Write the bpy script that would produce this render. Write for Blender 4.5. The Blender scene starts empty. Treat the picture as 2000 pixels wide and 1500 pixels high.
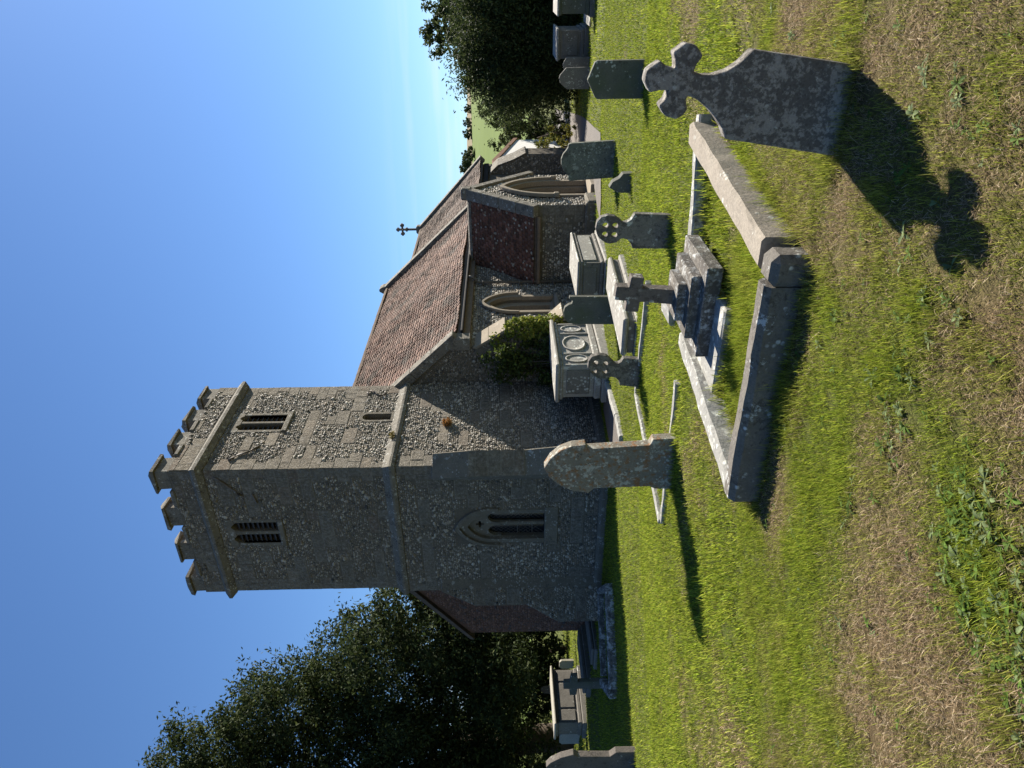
import bpy, bmesh, math, random
import numpy as np
from mathutils import Matrix, Vector
R = math.radians
random.seed(7); rng = np.random.default_rng(11)
scene = bpy.context.scene; COL = scene.collection

# World axes: X = east along the church, Y = north, Z = up; origin at the tower's south-west corner.
# ------------------------------------------------------------------ camera (the photograph lies on its side)
cd = bpy.data.cameras.new('camera'); cam = bpy.data.objects.new('camera', cd); COL.objects.link(cam)
cr = Vector((0.51742, -0.85556, -0.01675)); cu = Vector((0.01682, -0.00941, 0.99981)); cf = Vector((0.85556, 0.51761, -0.00952))
CAM = (-12.344, -9.539, 1.6)
m = Matrix.Identity(4)
for i in range(3):
    m[i][0] = -cu[i]; m[i][1] = cr[i]; m[i][2] = -cf[i]; m[i][3] = CAM[i]
cam.matrix_world = m
cd.sensor_fit = 'HORIZONTAL'; cd.sensor_width = 36; cd.lens = 36*1387/2000; cd.clip_start = .05; cd.clip_end = 4000
scene.camera = cam

# ------------------------------------------------------------------ sky, sun, exposure
SUN_EL, SUN_AZ = 34.5, 16.5                     # azimuth measured from east towards south
tosun = Vector((math.cos(R(SUN_EL))*math.cos(R(SUN_AZ)), -math.cos(R(SUN_EL))*math.sin(R(SUN_AZ)), math.sin(R(SUN_EL))))
world = bpy.data.worlds.new('World'); scene.world = world; world.use_nodes = True
wn = world.node_tree; bg = wn.nodes['Background']
sky = wn.nodes.new('ShaderNodeTexSky'); sky.sky_type = 'NISHITA'; sky.sun_disc = False
sky.sun_elevation = R(SUN_EL); sky.sun_rotation = math.atan2(tosun.x, tosun.y)
sky.altitude = 100; sky.air_density = 1.0; sky.dust_density = .2; sky.ozone_density = 6
gm = wn.nodes.new('ShaderNodeGamma'); gm.inputs[1].default_value = .9; wn.links.new(sky.outputs[0], gm.inputs[0])
tn = wn.nodes.new('ShaderNodeMix'); tn.data_type = 'RGBA'; tn.blend_type = 'MULTIPLY'; tn.inputs[0].default_value = 1; tn.inputs[7].default_value = (.755, .915, 1.10, 1); wn.links.new(gm.outputs[0], tn.inputs[6])
# faint streaks of high cloud low over the horizon, all the way round
tc = wn.nodes.new('ShaderNodeTexCoord'); mp = wn.nodes.new('ShaderNodeMapping'); mp.inputs['Scale'].default_value = (2.2, 2.2, 34); wn.links.new(tc.outputs['Generated'], mp.inputs[0])
nz = wn.nodes.new('ShaderNodeTexNoise'); nz.inputs['Scale'].default_value = 1.3; nz.inputs['Detail'].default_value = 6; wn.links.new(mp.outputs[0], nz.inputs['Vector'])
sx = wn.nodes.new('ShaderNodeSeparateXYZ'); wn.links.new(tc.outputs['Generated'], sx.inputs[0])
def mr(src, a0, a1, b0, b1):
    q = wn.nodes.new('ShaderNodeMapRange'); q.inputs[1].default_value = a0; q.inputs[2].default_value = a1; q.inputs[3].default_value = b0; q.inputs[4].default_value = b1; wn.links.new(src, q.inputs[0]); return q.outputs[0]
ml = wn.nodes.new('ShaderNodeMath'); ml.operation = 'MULTIPLY'; wn.links.new(mr(nz.outputs[0], .48, .72, 0, .55), ml.inputs[0]); wn.links.new(mr(sx.outputs[2], .02, .16, 1, 0), ml.inputs[1])
cl = wn.nodes.new('ShaderNodeMix'); cl.data_type = 'RGBA'; cl.inputs[7].default_value = (6.8, 6.8, 6.6, 1); wn.links.new(ml.outputs[0], cl.inputs[0]); wn.links.new(tn.outputs[2], cl.inputs[6])
wn.links.new(cl.outputs[2], bg.inputs[0]); bg.inputs[1].default_value = .052
sl = bpy.data.lights.new('sun', 'SUN'); sl.energy = 5.0; sl.angle = R(.53); sl.color = (1, .94, .84)
sun = bpy.data.objects.new('sun', sl); COL.objects.link(sun)
sun.rotation_euler = tosun.to_track_quat('Z', 'Y').to_euler(); sun.location = (20, -20, 40)
scene.view_settings.view_transform = 'Standard'; scene.view_settings.look = 'None'
scene.view_settings.exposure = 1.6; scene.view_settings.gamma = 1
scene.view_settings.use_curve_mapping = False

# ------------------------------------------------------------------ helpers
def W(x, y, z=0):                               # x right / y forward of the viewpoint -> world
    return (CAM[0] + .51796*x + .85540*y, CAM[1] - .85540*x + .51796*y, z)
def V(e, n):                                    # world -> right / forward
    a, b = e-CAM[0], n-CAM[1]
    return .51796*a - .85540*b, .85540*a + .51796*b
TAB = rng.random((256, 256))
def noise(x, y, s=1., seed=0):
    x = np.asarray(x, float)*s + seed*17.31; y = np.asarray(y, float)*s + seed*5.77
    xi = np.floor(x).astype(int); yi = np.floor(y).astype(int); fx = x-xi; fy = y-yi
    fx = fx*fx*(3-2*fx); fy = fy*fy*(3-2*fy)
    g = lambda a, b: TAB[a % 256, b % 256]
    return (g(xi, yi)*(1-fx)+g(xi+1, yi)*fx)*(1-fy)+(g(xi, yi+1)*(1-fx)+g(xi+1, yi+1)*fx)*fy
def fbm(x, y, s=1., seed=0):
    return (noise(x, y, s, seed)+.5*noise(x, y, s*2.1, seed+1)+.25*noise(x, y, s*4.3, seed+2))/1.75
GY = [-60, 0, 4, 7, 10, 12, 14, 17, 20, 25, 35, 60, 120, 2000]
GZ = [.1, 0, -.03, -.13, -.32, -.46, -.58, -.70, -.85, -1.1, -1.5, -2, -2.5, -4]
def gz(e, n):                                   # height of the churchyard ground
    e = np.asarray(e, float); n = np.asarray(n, float)
    x, y = V(e, n); yy = np.clip(y, 0, 30)
    z = np.interp(y, GY, GZ) - np.where(x > 0, .0020*np.minimum(x, 12)*yy, .0006*np.maximum(x, -12)*yy)
    near = np.clip(1-y/40, 0, 1)
    return z + near*(.030*(fbm(e, n, .9, 3)-.5) + .02*(noise(e, n, 3.1, 5)-.5))
def g1(e, n): return float(gz(e, n))

def mesh(name, v, f, mat, parent=None, smooth=False, bevel=0, seg=1, jit=0, col=None):
    me = bpy.data.meshes.new(name)
    if isinstance(v, np.ndarray): v = v.tolist()
    me.from_pydata(v, [], f)
    if bevel or jit:
        bm = bmesh.new(); bm.from_mesh(me); bmesh.ops.recalc_face_normals(bm, faces=bm.faces)
        if bevel:
            ed = [e for e in bm.edges if len(e.link_faces) == 2 and e.calc_face_angle(0) > .35]
            bmesh.ops.bevel(bm, geom=ed, offset=bevel, segments=seg, affect='EDGES', profile=.5, clamp_overlap=True)
        if jit:
            for q in bm.verts: q.co += Vector((random.uniform(-jit, jit), random.uniform(-jit, jit), random.uniform(-jit, jit)))
        bm.to_mesh(me); bm.free()
    else:
        bm = bmesh.new(); bm.from_mesh(me); bmesh.ops.recalc_face_normals(bm, faces=bm.faces); bm.to_mesh(me); bm.free()
    if smooth:
        for p in me.polygons: p.use_smooth = True
    if mat: me.materials.append(mat)
    o = bpy.data.objects.new(name, me); COL.objects.link(o)
    if parent: o.parent = parent
    return o
def raw(name, v, loops, n, mat, parent=None, col=None, smooth=False):      # big numpy meshes, n corners per face
    me = bpy.data.meshes.new(name); nf = len(loops)//n
    me.vertices.add(len(v)); me.vertices.foreach_set('co', np.asarray(v, np.float32).ravel())
    me.loops.add(len(loops)); me.loops.foreach_set('vertex_index', np.asarray(loops, np.int32))
    me.polygons.add(nf); me.polygons.foreach_set('loop_start', np.arange(nf, dtype=np.int32)*n)
    me.polygons.foreach_set('loop_total', np.full(nf, n, np.int32))
    if smooth: me.polygons.foreach_set('use_smooth', np.ones(nf, bool))
    me.update(calc_edges=True)
    if col is not None:
        a = me.color_attributes.new('col', 'FLOAT_COLOR', 'POINT')
        a.data.foreach_set('color', np.concatenate([col, np.ones((len(col), 1))], 1).astype(np.float32).ravel())
    me.materials.append(mat)
    o = bpy.data.objects.new(name, me); COL.objects.link(o)
    if parent: o.parent = parent
    return o
def boxv(a, b):
    (x0, y0, z0), (x1, y1, z1) = a, b
    return [(x0,y0,z0),(x1,y0,z0),(x1,y1,z0),(x0,y1,z0),(x0,y0,z1),(x1,y0,z1),(x1,y1,z1),(x0,y1,z1)], \
           [(0,3,2,1),(4,5,6,7),(0,1,5,4),(1,2,6,5),(2,3,7,6),(3,0,4,7)]
def box(name, a, b, mat, parent=None, bevel=.01, **k):
    v, f = boxv(a, b); return mesh(name, v, f, mat, parent, bevel=bevel, **k)
def prism(name, pts, ax, lo, hi, mat, parent=None, bevel=0, **k):
    """outline pts extruded along an axis: 'x' (pts = y,z), 'y' (pts = x,z), 'z' (pts = x,y)"""
    n = len(pts); mk = {'x': lambda p, t: (t, p[0], p[1]), 'y': lambda p, t: (p[0], t, p[1]), 'z': lambda p, t: (p[0], p[1], t)}[ax]
    v = [mk(p, lo) for p in pts]+[mk(p, hi) for p in pts]
    f = [tuple(range(n))[::-1], tuple(range(n, 2*n))]+[(i, (i+1) % n, n+(i+1) % n, n+i) for i in range(n)]
    return mesh(name, v, f, mat, parent, bevel=bevel, **k)
def loft(name, rings, mat, parent=None, smooth=True, cap=True):
    n = len(rings[0]); v = [p for r in rings for p in r]; f = []
    for k in range(len(rings)-1):
        for i in range(n): f.append((k*n+i, k*n+(i+1) % n, (k+1)*n+(i+1) % n, (k+1)*n+i))
    if cap: f += [tuple(range(n))[::-1], tuple(range((len(rings)-1)*n, len(rings)*n))]
    return mesh(name, v, f, mat, parent, smooth=smooth)
def tube_v(path, rad, n=7):
    rings = []
    for i, p in enumerate(path):
        p = Vector(p); d = (Vector(path[min(i+1, len(path)-1)])-Vector(path[max(i-1, 0)])).normalized()
        a = d.orthogonal().normalized(); b = d.cross(a); r = rad[i] if hasattr(rad, '__len__') else rad
        rings.append([tuple(p+a*r*math.cos(t*2*math.pi/n)+b*r*math.sin(t*2*math.pi/n)) for t in range(n)])
    return rings
def tube(name, path, rad, mat, parent=None, n=7): return loft(name, tube_v(path, rad, n), mat, parent)
def cut(o, cutters):                            # bake boolean holes into a mesh
    for c in cutters:
        md = o.modifiers.new('cut', 'BOOLEAN'); md.operation = 'DIFFERENCE'; md.object = c; md.solver = 'EXACT'
    dg = bpy.context.evaluated_depsgraph_get(); dg.update()
    me = bpy.data.meshes.new_from_object(o.evaluated_get(dg)); o.modifiers.clear(); old = o.data; o.data = me; me.name = o.name
    bpy.data.meshes.remove(old)
    for c in cutters: d = c.data; bpy.data.objects.remove(c); bpy.data.meshes.remove(d)
    return o
def tag(o, label=None, cat=None, group=None, kind=None):
    if label: o['label'] = label
    if cat: o['category'] = cat
    if group: o['group'] = group
    if kind: o['kind'] = kind
    return o
def empty(name, loc, label, cat, group=None):
    o = bpy.data.objects.new(name, None); o.location = loc; COL.objects.link(o); o.empty_display_size = .2
    return tag(o, label, cat, group)
def under(root, *obs):                          # parent meshes built in world space to an empty with an offset
    for o in obs:
        o.parent = root; o.matrix_parent_inverse = Matrix.Translation(root.location).inverted()
def pip(px, py, poly):
    inside = np.zeros(len(px), bool); n = len(poly)
    for i in range(n):
        x0, y0 = poly[i]; x1, y1 = poly[(i+1) % n]
        c = (y0 > py) != (y1 > py)
        with np.errstate(divide='ignore', invalid='ignore'): xx = (x1-x0)*(py-y0)/((y1-y0) if y1 != y0 else 1e-9)+x0
        inside ^= c & (px < xx)
    return inside
def pointed(c, hw, z0, zs, zt, k=.6, n=9):      # pointed arch outline, counter-clockwise
    Rr = hw*(1+k); a0 = math.acos(k/(1+k)); H = Rr*math.sin(a0); pts = [(c-hw, z0), (c+hw, z0)]
    for i in range(n): a = a0*i/(n-1); pts.append((c-k*hw+Rr*math.cos(a), zs+(zt-zs)*Rr*math.sin(a)/H))
    for i in range(n-2, -1, -1): a = a0*i/(n-1); pts.append((c+k*hw-Rr*math.cos(a), zs+(zt-zs)*Rr*math.sin(a)/H))
    return pts

# ------------------------------------------------------------------ materials
class NT:
    def __init__(s, name):
        s.m = bpy.data.materials.new(name); s.m.use_nodes = True; s.t = s.m.node_tree; s.b = s.t.nodes['Principled BSDF']
        s.out = s.t.nodes['Material Output']
    def n(s, ty, **k):
        q = s.t.nodes.new('ShaderNode'+ty)
        for a, b in k.items():
            if a in q.inputs.keys(): q.inputs[a].default_value = b
            else: setattr(q, a, b)
        return q
    def l(s, a, b): s.t.links.new(a, b)
    def coord(s, rand=True):
        tc = s.n('TexCoord'); out = tc.outputs['Object']
        if rand:
            oi = s.n('ObjectInfo'); mu = s.n('Math', operation='MULTIPLY'); mu.inputs[1].default_value = 57.; s.l(oi.outputs['Random'], mu.inputs[0])
            ad = s.n('VectorMath', operation='ADD'); s.l(out, ad.inputs[0]); s.l(mu.outputs[0], ad.inputs[1]); out = ad.outputs[0]
        return out
    def noise(s, vec, scale, detail=4, rough=.6): 
        q = s.n('TexNoise', Scale=scale, Detail=detail, Roughness=rough); s.l(vec, q.inputs['Vector']); return q.outputs['Fac']
    def ramp(s, fac, a, b):
        q = s.n('MapRange'); q.inputs[1].default_value = a; q.inputs[2].default_value = b; s.l(fac, q.inputs[0]); return q.outputs[0]
    def mix(s, fac, c1, c2, bt='MIX'):
        q = s.n('Mix', data_type='RGBA', blend_type=bt)
        for sock, c in ((q.inputs[0], fac), (q.inputs[6], c1), (q.inputs[7], c2)):
            if isinstance(c, (int, float)): sock.default_value = c
            elif isinstance(c, tuple): sock.default_value = (*c, 1)
            else: s.l(c, sock)
        return q.outputs[2]
    def bump(s, h, strength=.4, dist=.01):
        q = s.n('Bump'); q.inputs['Strength'].default_value = strength; q.inputs['Distance'].default_value = dist
        s.l(h, q.inputs['Height']); s.l(q.outputs[0], s.b.inputs['Normal'])
    def mul(s, a, b, op='MULTIPLY'):
        q = s.n('Math', operation=op)
        for i, c in enumerate((a, b)):
            if isinstance(c, (int, float)): q.inputs[i].default_value = c
            else: s.l(c, q.inputs[i])
        return q.outputs[0]
    def done(s, col, rough=.9, spec=.2):
        if isinstance(col, tuple): s.b.inputs['Base Color'].default_value = (*col, 1)
        else: s.l(col, s.b.inputs['Base Color'])
        s.b.inputs['Roughness'].default_value = rough; s.b.inputs['Specular IOR Level'].default_value = spec
        return s.m
def stone(name, base, base2, white=.62, dark=.62, orange=.75, wc=(.52, .52, .46), dc=(.055, .047, .04), scale=1., bump=.5, green=None):
    t = NT(name); v = t.coord(); f1 = t.noise(v, 3.2*scale); c = t.mix(t.ramp(f1, .3, .7), base, base2)
    f0 = t.noise(v, 38*scale, 5, .7); c = t.mix(t.ramp(f0, .35, .75), c, tuple(x*.55 for x in base), 'MIX')
    if green: c = t.mix(t.mul(t.ramp(t.noise(v, 1.7*scale, 3), .42, .66), .75), c, green)
    # lichen: soft-edged roundish spots where a large noise allows them
    vo = t.n('TexVoronoi', Scale=15*scale, Randomness=1.); t.l(v, vo.inputs['Vector'])
    wob = t.mul(t.noise(v, 60*scale, 3), .22)
    spot = t.mul(t.mul(vo.outputs['Distance'], wob, 'ADD'), 1.)
    s1 = t.ramp(spot, .50, .36); big = t.ramp(t.noise(v, 2.3*scale, 4, .65), white-.03, white+.05)
    wf = t.mul(s1, big); c = t.mix(t.mul(wf, .85), c, wc)
    patch = t.ramp(t.noise(v, 5.5*scale, 7, .72), white+.03, white+.06); c = t.mix(t.mul(patch, .8), c, tuple(x*.92 for x in wc))
    vd = t.n('TexVoronoi', Scale=26*scale); va = t.n('VectorMath', operation='ADD'); va.inputs[1].default_value = (7.3, 2.1, 4.4); t.l(v, va.inputs[0]); t.l(va.outputs[0], vd.inputs['Vector'])
    ds = t.ramp(t.mul(vd.outputs['Distance'], wob, 'ADD'), .48, .36); bn = t.noise(va.outputs[0], 2.9*scale, 4, .65); db = t.ramp(bn, dark-.03, dark+.06)
    dp = t.ramp(t.mul(t.noise(va.outputs[0], 14*scale, 7, .78), t.mul(bn, .55), 'ADD'), dark*1.55-.055, dark*1.55+.02); c = t.mix(t.mul(dp, .7), c, dc)
    c = t.mix(t.mul(t.mul(ds, db), .35), c, dc)
    of = t.ramp(t.noise(va.outputs[0], 9*scale, 6, .7), orange, orange+.05); c = t.mix(t.mul(of, .7), c, (.23, .10, .03))
    h = t.mul(t.mul(f0, .5), t.mul(f1, 1.), 'ADD'); h = t.mul(h, t.mul(wf, .25), 'ADD')
    t.bump(h, bump, .02); return t.done(c, .92, .15)
M = {}
M['calv'] = stone('stained step', (.25, .225, .19), (.15, .135, .112), .505, .485, .76, wc=(.5, .5, .47), scale=1.6)
M['cross'] = stone('mottled headstone', (.36, .325, .28), (.26, .235, .20), .58, .50, .68, scale=2.1)
M['lichen2'] = stone('lichened headstone', (.26, .23, .18), (.195, .17, .13), .52, .60, .53, wc=(.44, .43, .36), scale=1.7)
M['kerbd'] = stone('grey kerb', (.19, .17, .142), (.125, .112, .095), .575, .57, .76, wc=(.50, .50, .47), scale=1.5)
M['wheel'] = stone('blotched stone', (.23, .21, .18), (.165, .15, .127), .57, .52, .74, scale=1.2)
M['grave'] = stone('weathered grave stone', (.235, .225, .20), (.16, .155, .135), .57, .60, .70)
M['gravebrown'] = stone('brown weathered stone', (.17, .145, .12), (.12, .105, .09), .60, .58, .72)
M['gravedark'] = stone('dark algae stone', (.15, .145, .12), (.105, .105, .085), .60, .60, .78, scale=1.3, green=(.085, .092, .055))
M['gravemoss'] = stone('green mottled stone', (.19, .185, .15), (.135, .138, .105), .54, .55, .78, wc=(.34, .34, .28), scale=1.4)
M['tomb'] = stone('pale tomb stone', (.33, .31, .27), (.24, .225, .195), .55, .60, .76, scale=.8)
M['tombdark'] = stone('grey tomb stone', (.20, .185, .16), (.14, .13, .11), .60, .60, .76, scale=.8)
M['kerb'] = stone('kerb stone', (.33, .32, .29), (.25, .24, .21), .53, .66, .75, scale=1.1)
M['kerbbrown'] = stone('buff kerb stone', (.31, .27, .215), (.25, .21, .165), .60, .70, .72, scale=1.1)
M['lichen'] = stone('lichen crusted stone', (.22, .20, .175), (.15, .14, .12), .47, .52, .78, wc=(.55, .55, .51))
M['pale'] = stone('pale limestone', (.42, .39, .32), (.36, .33, .27), .70, .8, .85)
M['ashlar'] = stone('church ashlar', (.20, .174, .132), (.13, .114, .088), .56, .60, .74, wc=(.36, .35, .31), scale=1.2, bump=.9)
M['dressed'] = stone('dressed limestone', (.30, .25, .185), (.22, .185, .137), .66, .70, .80, scale=.7)
M['coping'] = stone('weathered coping', (.22, .197, .158), (.135, .121, .097), .56, .56, .68, wc=(.40, .39, .35), scale=1.3, bump=.9)
def block_mat():
    t = NT('wall stone block'); v = t.n('NewGeometry').outputs['Position']; oi = t.n('ObjectInfo'); r = oi.outputs['Random']
    cr_ = t.n('ValToRGB'); e = cr_.color_ramp; e.elements[0].color = (.17, .147, .112, 1); e.elements[1].color = (.26, .222, .168, 1)
    for p, c in ((.25, (.205, .175, .13, 1)), (.5, (.195, .174, .138, 1)), (.75, (.225, .20, .158, 1)), (.88, (.18, .132, .094, 1))):
        q = e.elements.new(p); q.color = c
    t.l(r, cr_.inputs[0]); f = t.noise(v, 5, 6, .75); c = t.mix(t.ramp(f, .35, .7), cr_.outputs[0], (.12, .105, .085))
    f2 = t.noise(v, 15, 6, .8); c = t.mix(t.ramp(f2, .50, .66), c, (.29, .26, .215)); c = t.mix(t.mul(t.ramp(t.noise(v, 4, 6, .75), .58, .66), .75), c, (.32, .30, .26)); c = t.mix(t.mul(t.ramp(f2, .45, .32), .8), c, (.06, .052, .042))
    tc = t.n('TexCoord'); sb = t.n('VectorMath', operation='SUBTRACT'); sb.inputs[1].default_value = (.5, .5, .5); t.l(tc.outputs['Generated'], sb.inputs[0]); ab = t.n('VectorMath', operation='ABSOLUTE'); t.l(sb.outputs[0], ab.inputs[0]); sx_ = t.n('SeparateXYZ'); t.l(ab.outputs[0], sx_.inputs[0])
    ed = t.ramp(t.mul(sx_.outputs[2], t.mul(f2, .05), 'ADD'), .485, .50); c = t.mix(t.mul(ed, .6), c, (.30, .27, .22))
    t.bump(t.mul(f2, f, 'ADD'), 1., .05); return t.done(c, .95, .1)
M['block'] = block_mat()
def mortar():
    t = NT('flint wall mortar'); v = t.coord(False); f = t.noise(v, 2.1, 5); c = t.mix(t.ramp(f, .35, .65), (.175, .147, .108), (.12, .102, .077))
    f2 = t.noise(v, 55, 4, .7); c = t.mix(t.ramp(f2, .4, .7), c, (.09, .08, .065)); t.bump(f2, .8, .02); return t.done(c, .95, .1)
M['mortar'] = mortar()
def vcol(name, rough=.85, trans=0., spec=.2, bumpscale=0):
    t = NT(name); a = t.n('VertexColor', layer_name='col'); c = a.outputs['Color']
    if bumpscale: v = t.coord(False); f = t.noise(v, bumpscale, 4, .7); t.bump(f, .5, .01); c = t.mix(t.ramp(f, .3, .75), c, (.05, .045, .04)) if trans == 0 else c
    m = t.done(c, rough, spec)
    if trans:
        tr = t.n('BsdfTranslucent'); t.l(c, tr.inputs[0]); mx = t.n('MixShader'); mx.inputs[0].default_value = trans
        t.l(t.b.outputs[0], mx.inputs[1]); t.l(tr.outputs[0], mx.inputs[2]); t.l(mx.outputs[0], t.out.inputs[0])
    return m
M['flint'] = vcol('flint', .75, 0, .25)
M['blade'] = vcol('grass blade', .9, .35, .03)
M['leaf'] = vcol('leaf', .75, .28, .12)
def tile_mat(name, k, moss, lich):
    t = NT(name); v = t.coord(False); a = t.n('VertexColor', layer_name='col'); c = a.outputs['Color']
    f = t.noise(v, 1.1, 5, .65); c = t.mix(t.mul(t.ramp(f, moss, moss+.1), .85), c, (.05, .043, .036))
    f2 = t.noise(v, 30, 5, .7); c = t.mix(t.ramp(f2, .45, .8), c, (.10, .07, .05))
    vo = t.n('TexVoronoi', Scale=7.); t.l(v, vo.inputs['Vector']); w = t.mul(t.noise(v, 25, 3), .3)
    sp = t.ramp(t.mul(vo.outputs['Distance'], w, 'ADD'), .46, .38); bg_ = t.ramp(t.noise(v, 1.6, 5, .7), lich, lich+.1)
    c = t.mix(t.mul(sp, t.mul(bg_, .8)), c, (.34, .33, .29)); t.bump(f2, .5, .01); return t.done(c, .88, .15)
M['tile'] = tile_mat('clay roof tile', 1, .52, .66); M['tilelichen'] = tile_mat('lichened roof tile', 1, .60, .42)
def plain(name, c, rough=.8, spec=.2, var=.25, scale=8, metal=0):
    t = NT(name); v = t.coord(); f = t.noise(v, scale, 5, .65); f2 = t.noise(v, scale*7, 4, .7)
    k = t.mix(t.ramp(f, .3, .7), c, tuple(x*(1-var*1.6) for x in c)); k = t.mix(t.mul(t.ramp(f2, .5, .8), .5), k, tuple(x*.5 for x in c))
    t.bump(f2, .35, .01); t.b.inputs['Metallic'].default_value = metal; return t.done(k, rough, spec)
M['wood'] = plain('weathered timber', (.20, .145, .10)); M['iron'] = plain('rusty iron', (.16, .135, .115), .7, .3); M['lead'] = plain('lead grey pipe', (.14, .125, .11), .6, .3)
M['gutter'] = plain('dark gutter', (.045, .042, .04), .9, .08); M['plaster'] = plain('porch plaster', (.50, .44, .34)); M['louvre'] = plain('louvre slate', (.075, .07, .066), .8)
M['white'] = plain('white render', (.80, .78, .73), .8, .2, .08); M['brick'] = plain('red brick', (.26, .11, .07), .9, .1, .3, 20); M['roofslab'] = plain('roof underlay', (.13, .10, .08)); M['hilltile'] = plain('cottage tiles', (.24, .13, .085), .9, .1, .25, 3)
M['brickwall'] = plain('old brick wall', (.15, .085, .062), .95, .1, .3, 4); M['bark'] = plain('bark', (.10, .08, .06), .95, .1, .35, 5)
t = NT('leaded glass'); t.b.inputs['Metallic'].default_value = 0; M['glass'] = t.done((.012, .014, .018), .18, .5)
def path_mat():
    t = NT('path asphalt'); v = t.coord(False); f = t.noise(v, 1.5, 5); f2 = t.noise(v, 60, 4, .7)
    c = t.mix(t.ramp(f, .3, .7), (.115, .098, .084), (.085, .076, .068)); c = t.mix(t.ramp(f2, .45, .75), c, (.16, .14, .12)); t.bump(f2, .5, .01); return t.done(c, .9, .15)
M['path'] = path_mat()
def ground_mat():
    t = NT('turf soil and thatch'); v = t.coord(False); f = t.noise(v, .55, 6, .65); f2 = t.noise(v, 6, 6, .7); f3 = t.noise(v, 70, 4, .75)
    a = t.n('VertexColor', layer_name='col')
    c = t.mix(t.mul(t.ramp(f2, .35, .7), .5), a.outputs['Color'], (.075, .055, .03)); c = t.mix(t.mul(t.ramp(f3, .4, .75), .6), c, (.03, .027, .014))
    t.bump(t.mul(f3, f2, 'ADD'), .9, .03); return t.done(c, .95, .08)
M['ground'] = ground_mat()
def hill_mat():
    t = NT('hill fields'); a = t.n('VertexColor', layer_name='col'); v = t.coord(False); f = t.noise(v, .09, 6, .7)
    c = t.mix(t.mul(t.ramp(f, .35, .7), .35), a.outputs['Color'], (.06, .09, .025)); return t.done(c, .95, .05)
M['hill'] = hill_mat()

# ------------------------------------------------------------------ ground sheet
def dryness(e, n):                              # 0 = lush green, 1 = dead straw
    x, y = V(e, n)
    d = fbm(e, n, .7, 21)*.55 + fbm(e, n, 2.6, 31)*.75 - .65
    d = d*1.9 + np.interp(y, [0, 2.2, 3.2, 4.6, 6.2, 8.5, 14], [.74, .74, .63, .40, .18, -.20, -.42])
    lush = np.exp(-(((e+9.5)/.30)**2 + ((n+7.0)/1.1)**2))*.9 + np.exp(-(((e+6.6+1.2)/1.1)**2+((n+7.4)/.6)**2))*.7
    weeds = np.exp(-((x+.62)/.34)**2-((y-2.42)/.30)**2)*.8
    strip = np.exp(-((x+1.6)/.9)**2 - ((y-5.2)/.7)**2)*.5
    return np.clip(d-lush-strip-weeds, 0, 1)
PATHS = [[(5.2, -4.35), (6.75, -5.56), (25.4, -2.6), (45, .6), (45, 3.4), (30.5, .85), (12.8, -2.2), (10.6, -3.2), (10.6, -3.75), (5.2, -3.7)],
         [(1.25, -1.42), (-1.17, -1.94), (-1.94, -2.02), (-2.1, -1.25), (-.7, -.75), (1.25, -.6)]]
rr = np.concatenate([[0], np.geomspace(.6, 60, 150), np.geomspace(63, 1500, 26)]); na = 260
aa = np.linspace(0, 2*np.pi, na, endpoint=False)
X = rr[:, None]*np.sin(aa)[None]; Y = rr[:, None]*np.cos(aa)[None]
ge = CAM[0]+.51796*X+.85540*Y; gn = CAM[1]-.85540*X+.51796*Y; Z = gz(ge, gn)
gv = np.stack([ge, gn, Z], -1).reshape(-1, 3)
i, j = np.meshgrid(np.arange(1, len(rr)-1), np.arange(na), indexing='ij'); j2 = (j+1) % na
lp = np.stack([i*na+j, i*na+j2, (i+1)*na+j2, (i+1)*na+j], -1)[:, :, ::-1].reshape(-1)
dr = dryness(gv[:, 0], gv[:, 1])[:, None]; gc = np.array([.10, .125, .022])*(1-dr)+np.array([.17, .118, .062])*dr
cen = np.zeros((1, 3)); 
gr = raw('ground', gv, lp, 4, M['ground'], None, gc, True); tag(gr, kind='structure')
cap = raw('ground_patch', np.concatenate([[[CAM[0], CAM[1], g1(CAM[0], CAM[1])]], gv[na:2*na]]), np.stack([np.zeros(na, int), 1+(np.arange(na)+1) % na, 1+np.arange(na)], -1).reshape(-1), 3, M['ground'], None, np.tile([[.12, .11, .05]], (na+1, 1)))
tag(cap, kind='structure')
def drape(name, poly, mat, lift=.012, step=.35):
    xs = np.arange(min(p[0] for p in poly), max(p[0] for p in poly)+step, step); ys = np.arange(min(p[1] for p in poly), max(p[1] for p in poly)+step, step)
    bm = bmesh.new(); f = bm.faces.new([bm.verts.new((p[0], p[1], 0)) for p in poly])
    for x in xs: bmesh.ops.bisect_plane(bm, geom=bm.verts[:]+bm.edges[:]+bm.faces[:], plane_co=(x, 0, 0), plane_no=(1, 0, 0))
    for y in ys: bmesh.ops.bisect_plane(bm, geom=bm.verts[:]+bm.edges[:]+bm.faces[:], plane_co=(0, y, 0), plane_no=(0, 1, 0))
    for q in bm.verts: q.co.z = g1(q.co.x, q.co.y)+lift
    bmesh.ops.recalc_face_normals(bm, faces=bm.faces)
    me = bpy.data.meshes.new(name); bm.to_mesh(me); bm.free(); me.materials.append(mat)
    o = bpy.data.objects.new(name, me); COL.objects.link(o); return tag(o, kind='structure')
drape('path', PATHS[0], M['path'], .03, .5); drape('tower_path', PATHS[1], M['path'], .03)
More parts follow.
